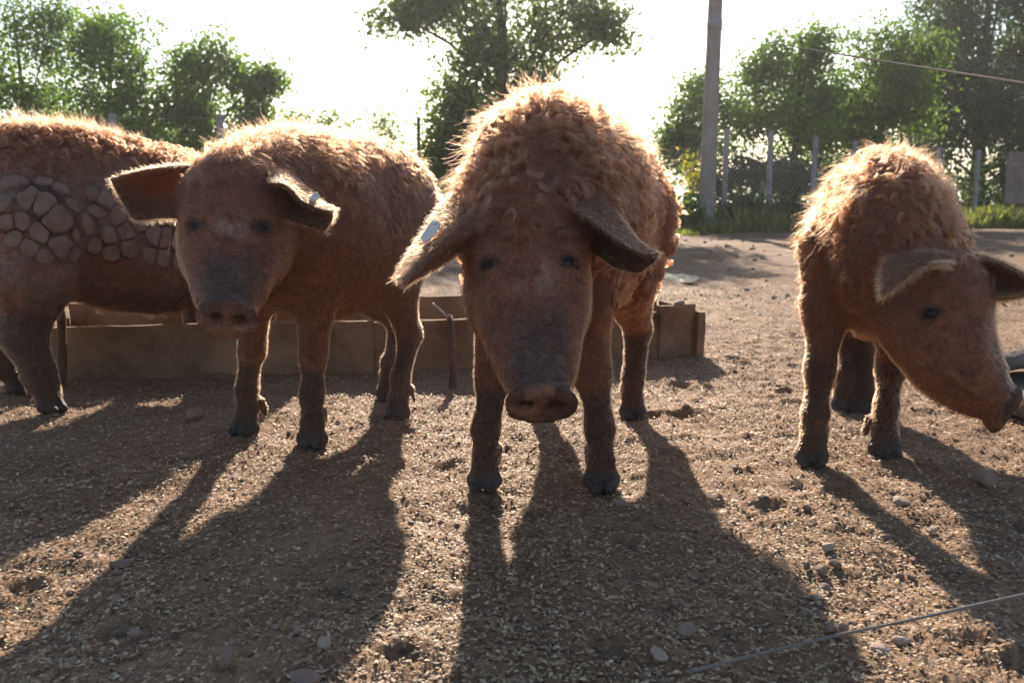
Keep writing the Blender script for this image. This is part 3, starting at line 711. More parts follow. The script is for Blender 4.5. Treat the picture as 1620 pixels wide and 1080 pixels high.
PL = [(22, 290, 20, 13, 0.0), (46, 314, 14, 20, 0.2), (68, 322, 18, 27, 0.4), (90, 346, 23, 28, 0.1), (95, 390, 18, 19, 0.3), (120, 372, 8, 10, 0.0), (137, 356, 16, 19, 0.2), (146, 306, 9, 12, 0.4), (165, 317, 13, 14, 0.1), (152, 335, 15, 11, 0.3), (187, 343, 11, 16, 0.0), (199, 366, 11, 17, 0.2), (206, 392, 13, 15, 0.4), (222, 352, 14, 13, 0.1), (244, 371, 11, 19, 0.3), (262, 376, 12, 17, 0.0), (281, 380, 10, 18, 0.2), (238, 404, 10, 13, 0.4), (258, 408, 10, 13, 0.1), (172, 372, 11, 13, 0.3), (6, 322, 12, 16, 0.0), (62, 368, 12, 16, 0.2), (114, 326, 10, 12, 0.4), (12, 352, 13, 13, 0.1), (36, 350, 11, 13, 0.3), (118, 402, 11, 10, 0.0), (22, 378, 13, 12, 0.2), (47, 392, 12, 13, 0.4), (72, 406, 12, 11, 0.1), (148, 388, 12, 13, 0.3), (176, 400, 12, 12, 0.0), (284, 412, 11, 13, 0.2), (252, 342, 11, 11, 0.4), (275, 348, 10, 11, 0.1), (96, 300, 12, 11, 0.3), (70, 288, 12, 9, 0.0)]
def proj(V):
    q = V - np.array([0, 0, CAM_H]); dp = q[:, 1] * CP - q[:, 2] * SP; return 810 + FPX * q[:, 0] / dp, 540 - FPX * (q[:, 2] * CP + q[:, 1] * SP) / dp
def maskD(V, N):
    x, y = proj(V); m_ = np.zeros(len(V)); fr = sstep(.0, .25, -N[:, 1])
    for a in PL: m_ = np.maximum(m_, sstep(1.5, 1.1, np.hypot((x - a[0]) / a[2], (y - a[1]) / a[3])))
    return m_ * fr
def paintD(V, N, c, nz, nz2, blend, mh):
    c = blend(c, sstep(.35, .7, nz) * .7, (0.24, 0.165, 0.135)); return blend(c, sstep(.42, .25, V[:, 2]) * .6, (0.07, 0.045, 0.035))
stD = dict(mask=maskD, dens=lambda V, N, bx, h, top, nz: .1 + sstep(.62, .95, h) * 1.4, len=lambda V, N, bx, h, top, nz: .010 + .018 * sstep(.5, .95, h), lift=.35, nw=26000, clumps=1500, curl=.011, freq=1.2, sock=.3, paint=paintD, mat='woold',
           crest=lambda V, N, bx, h, top, nz, mh, hl: sstep(.85, .97, h) * (1 - mh), clen=.04, nc=3500, cclumps=500, nf=26000)
pigD, fdD = pig('pig caked in cracked mud plates, standing with its head in the trough', HIP, SHO, .875,
    dict(skull=np.array([-.86, 3.42, .50]), snout=np.array([-.72, 3.56, .20]), disc=(.4, .3, -.85)), legs, [], [er], stD, girth=1.03, tail=1, tilt=-.21, seed=12)

def lump(r, seed, sub=2, squash=(1, 1, 1), rough=.35, ang=0.0):
    """an irregular stone: icosphere pushed in and out, with a few flat chips"""
    import bmesh
    bm = bmesh.new(); bmesh.ops.create_icosphere(bm, subdivisions=sub, radius=1)
    v = np.array([x.co[:] for x in bm.verts]); f = [tuple(y.index for y in x.verts) for x in bm.faces]; bm.free()
    v = v * (1 + rough * (fbm(v + seed * 7.3, 1.1, 3, seed) - .5) * 2)[:, None]
    rr = np.random.default_rng(seed)
    for _ in range(5 if ang else 0):
        d = _n(rr.normal(0, 1, 3)); h = rr.uniform(.45, .75); k = v @ d; v = v - np.maximum(k - h, 0)[:, None] * d * ang
    return v * np.array(squash) * r, f
# plates of dried mud on its flank
for i, (x, y, a, b_, ro) in enumerate(PL):
    p, n = fdD.hit(x, y, 2.2)
    if p is None: continue
    sc_ = p[1] / FPX; n = _n(n + np.random.default_rng(900 + i).normal(0, .09, 3)); t = -_n(np.cross(n, (0, 0, 1))); u = np.cross(n, t)
    if u[2] < 0: u = -u
    rr_ = np.random.default_rng(300 + i); th_ = np.linspace(0, 6.2832, 23)[:-1]; R_ = []
    for q in th_:      # outline: the plate's own oval, cut where the next plate begins
        d_ = np.array([math.cos(q), math.sin(q)]); e_ = np.array([math.cos(q - ro) / (a * 1.3), math.sin(q - ro) / (b_ * 1.3)]); r_ = 1 / np.linalg.norm(e_)
        for j, k in enumerate(PL):
            if j != i:
                w2 = np.array([k[0] - x, -(k[1] - y)]); D_ = np.linalg.norm(w2); s1, s2 = (a + b_), (k[2] + k[3]); c2 = d_ @ w2 / D_
                if c2 > .05: r_ = min(r_, D_ * s1 / (s1 + s2) / c2)
        R_.append(r_ * .90)
    R_ = np.array(R_); R_ = np.minimum(R_, np.median(R_) * 1.5) ; R_ = R_ * rr_.uniform(.92, 1.03, len(R_))
    W, f, K = [], [], len(th_)
    for fr, hh in ((1.0, -.012), (.99, .004), (.96, .0065), (.72, .0072), (.38, .0075)):
        W += [p + (t * math.cos(q) + u * math.sin(q)) * g_ * fr * sc_ + n * hh for q, g_ in zip(th_, R_)]
    W.append(p + n * .0075); f = [(l_ * K + c_, l_ * K + (c_ + 1) % K, (l_ + 1) * K + (c_ + 1) % K, (l_ + 1) * K + c_) for l_ in range(4) for c_ in range(K)] + [(4 * K + c_, 4 * K + (c_ + 1) % K, 5 * K) for c_ in range(K)]
    W = np.array(W); W = W + n * ((fbm(W, 38, 3, i) - .5) * .014)[:, None]
    mesh_obj('mud_plate', W, f, M['plate'], pigD)

# ------------------------------------------------------------------ ear tags
def eartag(c, n, up, w_, h_, label):
    n = _n(n); u = _n(np.cross(up, n)); v_ = np.cross(n, u)
    out = [(math.copysign(abs(math.cos(a)) ** .6, math.cos(a)), math.copysign(abs(math.sin(a)) ** .6, math.sin(a))) for a in np.linspace(0, 6.2832, 25)[:-1]]
    V = [c + u * x * w_ + v_ * y * h_ * (1 - .25 * y) + n * z for z in (-.0012, .0012) for x, y in out]; k = len(out)
    F = [tuple(range(k))[::-1], tuple(range(k, 2 * k))] + [(i, (i + 1) % k, k + (i + 1) % k, k + i) for i in range(k)]
    o = mesh_obj('ear_tag', V, F, M['tag_'], smooth=False); tag(o, label, 'ear tag')
    sv, sf = uvs(c + n * .003 + v_ * h_ * .5, .004, 10, 6); mesh_obj('stud', sv, sf, M['tag_'], o)
eartag(P(684, 362, 1.715), (-.5, -.75, .45), (.55, 0, .8), .0125, .024, 'pale oval plastic tag on the drooping ear of the big curly pig')
eartag(P(499, 311, 1.955), (-.3, -.75, .6), (.5, 0, .9), .010, .011, 'small pale tag on the back of the smooth brown pig\'s ear')

# ------------------------------------------------------------------ feeding trough
def box(c, ax, half, wob=0.0, seed=0, n=(14, 2, 4)):
    """a board: centre, rows (length, thickness, height) axes, half sizes; the surface is slightly uneven"""
    V, F = [], []
    ax = np.array(ax, float); half = np.array(half)
    for d in range(3):
        u, v = (d + 1) % 3, (d + 2) % 3
        for sgn in (-1, 1):
            b0 = len(V); nu, nv = n[u], n[v]
            for i in range(nu + 1):
                for j in range(nv + 1):
                    q = np.zeros(3); q[d] = sgn; q[u] = -1 + 2 * i / nu; q[v] = -1 + 2 * j / nv; V.append(q)
            for i in range(nu):
                for j in range(nv):
                    a, b_, c_, e = b0 + i * (nv + 1) + j, b0 + (i + 1) * (nv + 1) + j, b0 + (i + 1) * (nv + 1) + j + 1, b0 + i * (nv + 1) + j + 1
                    F.append((a, b_, c_, e) if sgn > 0 else (e, c_, b_, a))
    V = np.array(V); key = {}; mp = []
    for q in np.round(V, 5):
        k = tuple(q); key.setdefault(k, len(key)); mp.append(key[k])
    U = np.array(list(key)); F = [tuple(mp[i] for i in f) for f in F]
    W = np.asarray(c) + (U * half) @ ax
    if wob:
        W = W + (np.stack([fbm(W, 7, 3, seed), fbm(W, 7, 3, seed + 5), fbm(W, 7, 3, seed + 9)], -1) - .5) * wob
    return W, F
def board(name, a, b_, h, t, parent, m_='board', seed=0, z0=-.02, wob=.022):
    a, b_ = np.array([*a[:2], 0.]), np.array([*b_[:2], 0.]); d = _n(b_ - a); p = np.cross((0, 0, 1), d)
    c = (a + b_) / 2 + np.array([0, 0, z0 + h / 2]) + p * t / 2
    v, f = box(c, [d, p, (0, 0, 1)], (np.linalg.norm(b_ - a) / 2, t / 2, h / 2), wob, seed, (26, 2, 5))
    return mesh_obj(name, v, f, M[m_], parent, smooth=False)
A0, A1, A2, A3 = G(70, 602), G(592, 585), G(1040, 562), G(1096, 558)
tr = empty('feeding_trough', (A1[0], A1[1], 0)); tag(tr, 'long low feeding trough of muddy boards behind the pigs', 'trough')
A1b = A1 + [.004, .008, 0]; A2b = A2 + [.004, -.012, 0]
board('board', A0, A1, .205, .028, tr, seed=1); board('board', A1b, A2, .198, .028, tr, seed=2); board('board', A2b, A3, .225, .03, tr, seed=3)
dirT = _n((A3 - A0) * [1, 1, 0]); back = np.cross((0, 0, 1), dirT)
B0, B1 = A0 + back * .40, A3 + back * .40
board('back_board', B0, (B0 + B1) / 2 - dirT * .003, .24, .028, tr, seed=4); board('back_board', (B0 + B1) / 2 + dirT * .003, B1, .235, .028, tr, seed=5)
E0 = A3 + dirT * .035 - back * .03
board('end_board', E0, E0 + back * .42, .19, .03, tr, seed=6)
board('end_board', A0 + dirT * .004 + back * .035, A0 + dirT * .004 + back * .39, .19, .03, tr, seed=7)
# feed and mud lying in the trough bottom
nxx, nyy = 90, 16; U, Vv = np.meshgrid(np.linspace(0.03, .985, nxx), np.linspace(.09, .96, nyy)); LT = np.linalg.norm(A3 - A0)
Wp = A0[None, None] + U[..., None] * dirT * LT + Vv[..., None] * back * .40; Wp[..., 2] = .035 + (fbm(Wp, 11, 3, 77) - .5) * .09
idx = np.arange(nxx * nyy).reshape(nyy, nxx); Fq = np.stack([idx[:-1, :-1], idx[:-1, 1:], idx[1:, 1:], idx[1:, :-1]], -1).reshape(-1, 4)
mesh_obj('feed_bed', Wp.reshape(-1, 3), Fq, M['mud'], tr)
def stake(px, y0, Y, y1, r, label, m_='rust', lean=0.0):
    t = P(px, y0, Y); g = G(px + lean, y1); v, f = tube(spl([g - [0, 0, .06], (g + t) / 2 + [.003, 0, 0], t], 9), np.linspace(r * 1.05, r, 9) * (1 + .12 * np.sin(np.arange(9) * 2.1)), 10)
    tag(mesh_obj('stake', v, f, M[m_]), label, 'stake', 'stakes holding the trough boards')
stake(97, 488, 2.97, 612, .014, 'rusty stake beside the mud-caked pig\'s hind leg')
stake(711, 500, 3.14, 607, .0125, 'rusty stake before the trough beside the curly pig\'s cheek', lean=6)
stake(592, 478, 3.32, 560, .012, 'dark stake rising behind the joint of the trough boards')
v, f = tube(spl([P(684, 480, 3.2), P(695, 489, 3.19), P(706, 500, 3.17)], 7), .0035, 8)
tag(mesh_obj('metal_rod', v, f, M['steel']), 'thin bright metal rod sticking up by the rusty stake', 'rod')

# ------------------------------------------------------------------ stones
def stone(px, py, wpx, hpx, label, m_='stone', seed=1, depth=.8, group='loose stones on the pen floor', sink=.25, z=None, Y=None, ang=.8, rot=0.0, name='stone'):
    g = G(px, py + hpx * .35) if Y is None else P(px, py, Y)
    sc_ = np.hypot(g[1], CAM_H) / FPX; a, h = wpx * .5 * sc_, hpx * .5 * sc_ * 1.08
    v, f = lump(1, seed, 2, rough=.32, ang=ang); v *= np.array([a, a * depth, h]); c_, s_ = math.cos(rot), math.sin(rot); v = v @ np.array([[c_, s_, 0], [-s_, c_, 0], [0, 0, 1]])
    z0 = on(g[0], g[1]) if z is None else z
    v = v + np.array([g[0], g[1], z0 + h * (1 - sink)])
    o = mesh_obj(name, v, f, M[m_], smooth=False); tag(o, label, 'stone', group); return o
big = [(358, 1030, 30, 40, 'upright reddish stone standing on edge in the curved near shadow'), (513, 1003, 26, 24, 'pointed pale brown stone where the shadow meets sunlit litter'),
       (482, 1052, 56, 24, 'broad flat stone at the very bottom in the sun'), (188, 868, 40, 17, 'long low stone lying in the shadow of the smooth pig'),
       (183, 925, 24, 16, 'small round stone in the smooth pig\'s shadow, below the long low one'), (212, 978, 26, 18, 'squarish grey stone near the bottom of the smooth pig\'s shadow'),
       (470, 978, 22, 13, 'flat grey stone just inside the smooth pig\'s shadow edge'), (436, 978, 18, 12, 'brown pebble left of the flat grey stone in the shadow'),
       (395, 1018, 14, 13, 'little dark stone right of the upright reddish stone'), (1043, 1018, 32, 20, 'pale angular stone at the bottom in the curly pig\'s shadow'),
       (1087, 982, 30, 28, 'chunky red-brown stone in the curly pig\'s shadow'), (1086, 780, 17, 14, 'rounded stone at the sunlit edge right of the curly pig\'s foot'),
       (985, 788, 26, 13, 'dark stone just right of the curly pig\'s front hoof'), (1556, 752, 52, 20, 'long flat stone at the edge of the drinking pig\'s shadow'),
       (1425, 785, 32, 15, 'pale flat stone between the leg shadows of the drinking pig'), (1310, 855, 24, 18, 'pale blocky stone, uppermost of the little heap on the right'),
       (1322, 882, 24, 12, 'flat tan stone just below the uppermost of the heap'), (1278, 884, 13, 15, 'small upright stone at the left of the little heap'),
       (1298, 889, 24, 16, 'brown stone in the middle of the little heap'), (1303, 910, 22, 15, 'tilted reddish slab below the little heap'),
       (1200, 917, 20, 16, 'lone tan stone between the curly pig\'s shadow and the heap'), (1293, 931, 24, 12, 'flat pale stone under the tilted slab'),
       (1273, 957, 22, 15, 'dull stone above the rope, left of its neighbours'), (1312, 984, 24, 18, 'rounded stone touching the rope line near its left end'),
       (1424, 990, 32, 14, 'pale flat stone lying beside the near rope'), (1393, 1008, 40, 15, 'palest flat stone below the near rope'),
       (1260, 975, 15, 12, 'small grey stone near the curly pig\'s shadow edge at the bottom'), (1424, 898, 18, 10, 'left one of two flat chips by the drinking pig\'s shadow'),
       (1441, 897, 18, 11, 'right one of two flat chips by the drinking pig\'s shadow'), (1350, 966, 16, 12, 'crumbly stone above the rope, right of the rounded one'),
       (1335, 988, 18, 13, 'dark stone just right of the rounded stone by the rope'), (1505, 886, 22, 10, 'grey chip inside the drinking pig\'s shadow'),
       (1475, 828, 24, 12, 'grey lump in the drinking pig\'s shadow below the pale flat stone'), (1277, 796, 16, 13, 'tan stone left of the drinking pig\'s leg shadow'),
       (1405, 838, 22, 11, 'dark flat stone on the drinking pig\'s leg shadow'), (1232, 606, 16, 9, 'small stone on the sunlit floor left of the drinking pig'),
       (1575, 982, 20, 11, 'grey stone in the shadow above the near rope'), (1445, 872, 16, 9, 'thin chip at the shadow edge above the two flat chips')]
for i, (x, y, a, b_, lb) in enumerate(big):
    stone(x, y, a, b_, lb, 'stonep' if 'pale' in lb else 'stone', seed=400 + i, rot=i * 1.3)
stone(308, 656, 30, 20, 'dark clod of dung in the sunlit gap before the smooth pig', 'mud', 499, ang=0, name='clod', group='')
stone(1076, 479, 22, 14, 'pale stone lying on top of the trough\'s end', 'stonep', 498, z=.196, Y=3.50, group='')
for i, (x, y, a) in enumerate([(135, 495, 40), (185, 490, 55), (236, 497, 40)]):
    stone(x, y, a, a * .75, ['dark stone in the trough under the caked pig\'s flank, beside its leg', 'largest dark stone in the trough under the caked pig\'s belly', 'dark stone in the trough beside the smooth pig\'s cheek'][i], 'stone', 480 + i, z=.05, Y=3.22, group='')
for i, (x, y, a, b_) in enumerate([(1265, 387, 18, 7), (1190, 392, 12, 6), (1150, 388, 12, 6), (1120, 396, 15, 7), (1232, 402, 10, 5), (1180, 456, 16, 6), (1245, 462, 12, 7), (1225, 466, 10, 6), (1140, 410, 10, 5), (1530, 398, 12, 5), (1570, 392, 12, 5), (1600, 402, 10, 5), (1098, 392, 10, 6), (1205, 408, 9, 5), (1165, 404, 9, 5)]):
    stone(x, y, a, b_, 'small pale stone on the rough soil towards the fence', 'stonep', 520 + i, group='pale stones towards the fence')

# small crumbs of soil: nobody could count them
def crumbs(n_, seed, y0=.9, dy=5.5, big_=1.0):
    r = np.random.default_rng(seed); y = y0 + dy * r.random(n_) ** (1.6 if big_ == 1 else 1.0); x = r.uniform(-1, 1, n_) * (.75 + .62 * y)
    keep = fbm(np.stack([x, y, x * 0], -1), 1.6, 2, 61) + .25 * (x > .3) > r.random(n_) * 1.1; x, y = x[keep], y[keep]; n_ = len(x)
    v0, f0 = lump(1, 5, 1, rough=.6, ang=.9); f0 = np.array(f0); K = len(v0); s_ = (.002 + .0075 * r.random(n_) ** 5) * (1 + .12 * y) * big_
    th = r.uniform(0, 6.28, n_); c_, q_ = np.cos(th), np.sin(th); sh = r.uniform(.6, 1.4, (n_, 3))
    W = v0[None] * sh[:, None] * s_[:, None, None]
    W = np.stack([W[..., 0] * c_[:, None] - W[..., 1] * q_[:, None], W[..., 0] * q_[:, None] + W[..., 1] * c_[:, None], W[..., 2] * .55], -1)
    W += np.stack([x, y, hg(x, y) + s_ * .15], -1)[:, None]
    Fq = (f0[None] + (np.arange(n_) * K)[:, None, None]).reshape(-1, 3)
    o = mesh_obj('soil_crumbs', W.reshape(-1, 3), Fq, M['mud']); tag(o, 'crumbs of dry soil strewn over the pen floor', 'soil', kind='stuff')
crumbs(7000, 3)
crumbs(1800, 9, 5.0, 11.0, 1.7)
def litter(n_, seed):
    r = np.random.default_rng(seed); y = .85 + 7 * r.random(n_) ** 1.75; x = r.uniform(-1, 1, n_) * (.8 + .62 * y)
    p = np.stack([x, y, x * 0], -1); keep = .05 + 1.15 * fbm(p, 2.6, 4, 71) > r.random(n_) * .95; x, y = x[keep], y[keep]; n_ = len(x)
    l = r.uniform(.0018, .006, n_) * (1 + .05 * y); w_ = l * r.uniform(.25, .7, n_); th = r.uniform(0, 6.28, n_); ti = r.normal(0, .24, (n_, 2))
    base = np.stack([x, y, hg(x, y) + .003 + .003 * r.random(n_)], -1); u = np.stack([np.cos(th), np.sin(th), ti[:, 0]], -1); v = np.stack([-np.sin(th), np.cos(th), ti[:, 1]], -1)
    bow = (r.random(n_) - .3)[:, None] * l[:, None] * np.array([0, 0, .35])
    W = np.stack([base - u * l[:, None], base - v * w_[:, None] + bow, base + u * l[:, None], base + v * w_[:, None] + bow], 1)
    Fq = np.arange(n_ * 4).reshape(-1, 4); cols = np.repeat(r.random(n_), 4)[:, None] * np.ones(3)
    t_ = np.concatenate([Fq[:, [0, 1, 3]], Fq[:, [1, 2, 3]]])
    o = mesh_obj('straw_litter', W.reshape(-1, 3), t_, M['litter'], smooth=False, cols=cols); tag(o, 'chopped straw and husk litter covering the pen floor', 'litter', kind='stuff')
litter(520000, 4)

# ------------------------------------------------------------------ water
def basin():
    c = np.array([1.87, 2.64, 0.]); a = np.linspace(0, 6.2832, 49)[:-1]; K = 14; V = []
    for t in a:
        rr = .40 + .02 * math.sin(3 * t + 1); d = np.array([math.cos(t), math.sin(t), 0])
        for j in range(K):
            q = 6.2832 * j / K; V.append(c + d * (rr + .055 * math.cos(q)) + np.array([0, 0, .038 + .034 * math.sin(t) + .036 * math.sin(q)]))
    V = np.array(V); V = V + (np.stack([fbm(V, 14, 3, 1), fbm(V, 14, 3, 2), fbm(V, 14, 3, 3)], -1) - .5) * .04
    n_ = len(a); F = [(i * K + j, ((i + 1) % n_) * K + j, ((i + 1) % n_) * K + (j + 1) % K, i * K + (j + 1) % K) for i in range(n_) for j in range(K)]
    o = empty('drinking_basin', c); tag(o, 'low rough stone drinking basin under the drinking pig\'s snout', 'basin')
    mesh_obj('basin_rim', V, F, M['rim'], o)
    W = [c + np.array([.395 * math.cos(t), .395 * math.sin(t), .034]) for t in a]; mesh_obj('water', W, [tuple(range(len(W)))], M['water'], o)
basin()
def puddle(px, py, rx, ry, seed):
    c = G(px, py); a = np.linspace(0, 6.2832, 41)[:-1]; r = 1 + .9 * (fbm(np.stack([np.cos(a), np.sin(a), a * 0 + seed], -1), 1.6, 3, seed) - .5)
    z = on(c[0], c[1]); W = np.stack([c[0] + rx * r * np.cos(a), c[1] + ry * r * np.sin(a), np.full(len(a), z + .022)], -1)
    tag(mesh_obj('puddle', W, [tuple(range(len(a)))], M['wet']), kind='structure')
puddle(1068, 436, .17, .34, 3); puddle(1085, 447, .08, .12, 5)

# ------------------------------------------------------------------ wires near the camera
def rope(name, pts, r, label, n_=60, twist=True):
    p = spl(pts, n_); v, f = tube(p, r, 8); tag(mesh_obj(name, v, f, M['rope']), label, 'rope')
rope('fence_rope', [G(1090, 1062, .10), P(1290, 1012, 1.06), P(1450, 978, 1.07), P(1620, 940, 1.08), P(2000, 858, 1.1)], .0021, 'thin white electric rope stretched low across the near corner')
_m = M['rope']; M['rope'] = noisy('weathered_cable', (0.13, 0.115, 0.105), (0.2, 0.18, 0.165), 60, 1.0, 0, spec=0.0)
_a, _b = P(1123, 39, 15.72), P(1620, 125, 1.2); _c = _b + (_b - _a) * .035
rope('overhead_rope', [_a + (_c - _a) * t - np.array([0, 0, .05 * math.sin(math.pi * t)]) for t in np.linspace(0, 1, 9)], .0022, 'overhead electric rope slanting from the pole across the trees towards the camera', 90)
_d = P(800, -18, 20.0)
rope('overhead_rope', [_a + (_d - _a) * t - np.array([0, 0, .12 * math.sin(math.pi * t)]) for t in np.linspace(0, 1, 7)], .006, 'thin cable running from the pole to the broad tree', 40)
M['rope'] = _m

# ------------------------------------------------------------------ trees
def leaves_mesh(centers, per, spread, size, r, droop=.3):
    n_ = len(centers) * per; c = np.repeat(centers, per, 0) + r.normal(0, 1, (n_, 3)) * np.repeat(spread, per)[:, None] * np.array([1, 1, .75])
    s_ = size * r.uniform(.6, 1.3, n_); u = r.normal(0, 1, (n_, 3)); u[:, 2] -= droop; u = _nn(u); q = _nn(np.cross(u, r.normal(0, 1, (n_, 3)))); k = np.cross(u, q)
    W = np.stack([c - u * s_[:, None], c - q * (s_ * .55)[:, None] + k * (s_ * .15)[:, None], c + u * s_[:, None], c + q * (s_ * .55)[:, None] + k * (s_ * .15)[:, None]], 1)
    Fq = np.arange(n_ * 4).reshape(-1, 4); tone = np.repeat(np.clip(np.repeat(r.random(len(centers)), per) * .6 + .4 * r.random(n_), 0, 1), 4)[:, None] * np.ones(3)
    return W.reshape(-1, 3), np.concatenate([Fq[:, [0, 1, 2]], Fq[:, [0, 2, 3]]]), tone
def tree(label, base, blobs, n_twig, per, leaf, size, seed, tr_r=.1, name='tree', group='trees beyond the fence', spread=.2, hollow=.45, cat='tree', fork=.45):
    """blobs: (px, py, Y, rx, rz) in picture pixels at depth Y -> ellipsoids of foliage joined to the trunk by limbs"""
    r = np.random.default_rng(seed); B = []
    for px, py, Y, rx, rz in blobs:
        k = Y / FPX; B.append((P(px, py, Y), np.array([rx * k, rx * k * .85, rz * k])))
    b0 = np.array([base[0], base[1], -.15]); top = np.max([c[2] for c, _ in B]); root = empty(name, (b0[0], b0[1], 0)); tag(root, label, cat, group)
    cx = np.mean([c for c, _ in B], 0); apex = np.array([cx[0] * .5 + b0[0] * .5, cx[1] * .5 + b0[1] * .5, top])
    tp = spl([b0, b0 * .6 + apex * .4 + [r.normal(0, .08), r.normal(0, .08), 0], apex], 14); TV, TF = tube(tp, np.linspace(tr_r, tr_r * .22, 14), 9); TV = list(TV); TF = list(TF)
    tw = []; vol = np.array([np.prod(q) ** .7 for _, q in B]); cnt = np.maximum((n_twig * vol / vol.sum()).astype(int), 16 if n_twig < 300 else 55)
    for (c, q), m_ in zip(B, cnt):
        i0 = np.argmin(np.linalg.norm(tp - (c + [0, 0, -max(.3, c[2] * fork)]), axis=1)); s0 = tp[i0]
        pts = spl([s0, (s0 + c) / 2 + [0, 0, .12 * abs(c[0] - s0[0])], c, c + (c - s0) * .25], 9)
        v, f = tube(pts, np.linspace(tr_r * .18, tr_r * .05, 9), 6); o_ = len(TV); TV += list(v); TF += [tuple(x + o_ for x in g) for g in f]
        ns = 9; sc0 = c + _nn(r.normal(0, 1, (ns, 3))) * q * r.uniform(.35, 1.0, (ns, 1)); sr = r.uniform(.28, .55, ns); pick = r.integers(0, ns, m_)
        d = _nn(r.normal(0, 1, (m_, 3))); rad = (hollow + (1 - hollow) * r.random(m_) ** .6) * r.choice([1, 1, 1, 1.25, 1.5], m_) * sr[pick]
        t = sc0[pick] + d * q * rad[:, None]; keep = fbm(t, 1 / max(q.max() * .4, .12), 2, seed) > .40; t = t[keep]; tw.append(t)
        for e in t[:: max(1, len(t) // 14)]:      # visible twigs
            v, f = tube(spl([c + (e - c) * .15, c + (e - c) * .6 + r.normal(0, .04, 3), e], 5), np.linspace(tr_r * .09, tr_r * .03, 5), 4); o_ = len(TV); TV += list(v); TF += [tuple(x + o_ for x in g) for g in f]
    tw = np.concatenate(tw); W, F, cl_ = leaves_mesh(tw, per, np.full(len(tw), spread), size, r)
    W[:, 2] = np.maximum(W[:, 2], .02)
    mesh_obj('trunk', np.array(TV), TF, M['bark'], root); mesh_obj('crown', W, F, M[leaf], root, smooth=False, cols=cl_)
    return root
def gx_(px, Y): return (P(px, 330, Y)[0], Y)
# the broad tree straight ahead, its trunk rising behind the curly pig
tree('broad leafy tree with a straight trunk rising behind the curly pig', gx_(806, 20), [(690, 8, 19.5, 80, 42), (770, 40, 20, 75, 50), (905, 25, 19.6, 75, 45), (850, 70, 20.3, 55, 50), (760, 125, 19.8, 60, 48), (725, 190, 20, 42, 45), (712, 262, 20.2, 34, 36),
     (850, 150, 20.2, 45, 40), (650, -40, 20, 70, 45), (800, -40, 20, 110, 45), (940, -30, 20, 70, 45), (770, 215, 20.3, 40, 50), (690, 275, 20, 26, 22), (702, 205, 19.7, 26, 30), (698, 250, 19.8, 22, 28), (800, 95, 19.6, 70, 40), (735, 160, 19.6, 40, 30), (755, 250, 20, 36, 40), (640, 30, 19.6, 40, 26), (960, 50, 19.6, 28, 24)], 1200, 26, 'leafA', .062, 21, tr_r=.27, spread=.22)
tree('small sunlit tree with ragged top behind the smooth pig, left of the wire post', gx_(190, 17), [(190, 120, 17, 68, 80), (170, 60, 17.2, 38, 40), (225, 95, 16.8, 30, 55), (205, 200, 17, 90, 50), (145, 160, 17, 40, 50)], 460, 24, 'leafB', .055, 22, tr_r=.12, spread=.17)
tree('bushy tree with a branch reaching out over the smooth pig', gx_(320, 17.5), [(320, 130, 17.5, 50, 62), (350, 90, 17.3, 34, 32), (395, 140, 17.2, 34, 26), (330, 215, 17.4, 75, 50), (280, 150, 17.6, 40, 50), (405, 190, 17.4, 26, 34), (415, 125, 17.1, 22, 14)], 420, 24, 'leafB', .055, 23, tr_r=.11, spread=.17)
tree('thin feathery tree at the left edge above the caked pig', gx_(40, 18), [(25, 40, 18, 45, 55), (75, 70, 18, 40, 70), (20, 140, 17.8, 50, 50), (85, 30, 18.2, 30, 30), (70, 160, 18, 60, 45), (-60, 100, 18, 60, 90)], 420, 22, 'leafB', .05, 24, tr_r=.09, spread=.2, hollow=.25)
tree('dark low bush under the trees behind the caked pig', gx_(120, 19.5), [(60, 215, 19.5, 95, 45), (180, 235, 19.5, 90, 50), (270, 245, 19.3, 80, 48), (340, 255, 19.4, 60, 40)], 330, 26, 'leafC', .065, 25, tr_r=.08, spread=.2, cat='bush', name='bush')
# right hand group
tree('slender light tree with an open top right of the pole', gx_(1262, 19), [(1262, 105, 19, 48, 60), (1290, 60, 19, 26, 35), (1215, 100, 18.8, 34, 36), (1262, 190, 19, 70, 55), (1310, 150, 19.2, 36, 50), (1200, 170, 18.9, 40, 50)], 560, 26, 'leafB', .055, 26, tr_r=.12, spread=.18)
tree('pale bush leaning out left of the pole beside the curly pig', gx_(1085, 20), [(1090, 180, 20, 40, 40), (1060, 215, 20, 30, 34), (1120, 150, 20.3, 36, 36), (1085, 235, 19.8, 50, 38), (1150, 200, 20, 40, 50)], 420, 26, 'leafB', .055, 27, tr_r=.08, spread=.18, cat='bush', name='bush')
tree('mid height tree between the slender one and the great dark one', gx_(1395, 20.5), [(1395, 120, 20.5, 50, 60), (1350, 170, 20.3, 55, 55), (1420, 190, 20.5, 70, 65), (1440, 90, 20.8, 40, 45), (1330, 220, 20, 70, 40)], 760, 26, 'leafA', .06, 28, tr_r=.14, spread=.2)
tree('great dark tree filling the upper right corner', gx_(1545, 26), [(1545, 60, 26.0, 90, 90), (1480, 90, 25.6, 55, 70), (1610, 100, 26.0, 70, 90), (1560, 190, 25.8, 100, 70), (1500, -30, 26.0, 60, 60), (1590, -50, 26.0, 90, 80), (1480, 200, 25.6, 60, 60), (1620, 220, 26.0, 70, 70), (1690, 60, 26.5, 90, 140), (1440, 150, 25, 45, 60), (1450, 240, 24.5, 55, 50), (1520, 130, 25.5, 70, 70), (1590, 160, 25.5, 70, 70)], 2100, 30, 'leafC', .07, 29, tr_r=.26, spread=.24, hollow=.3)
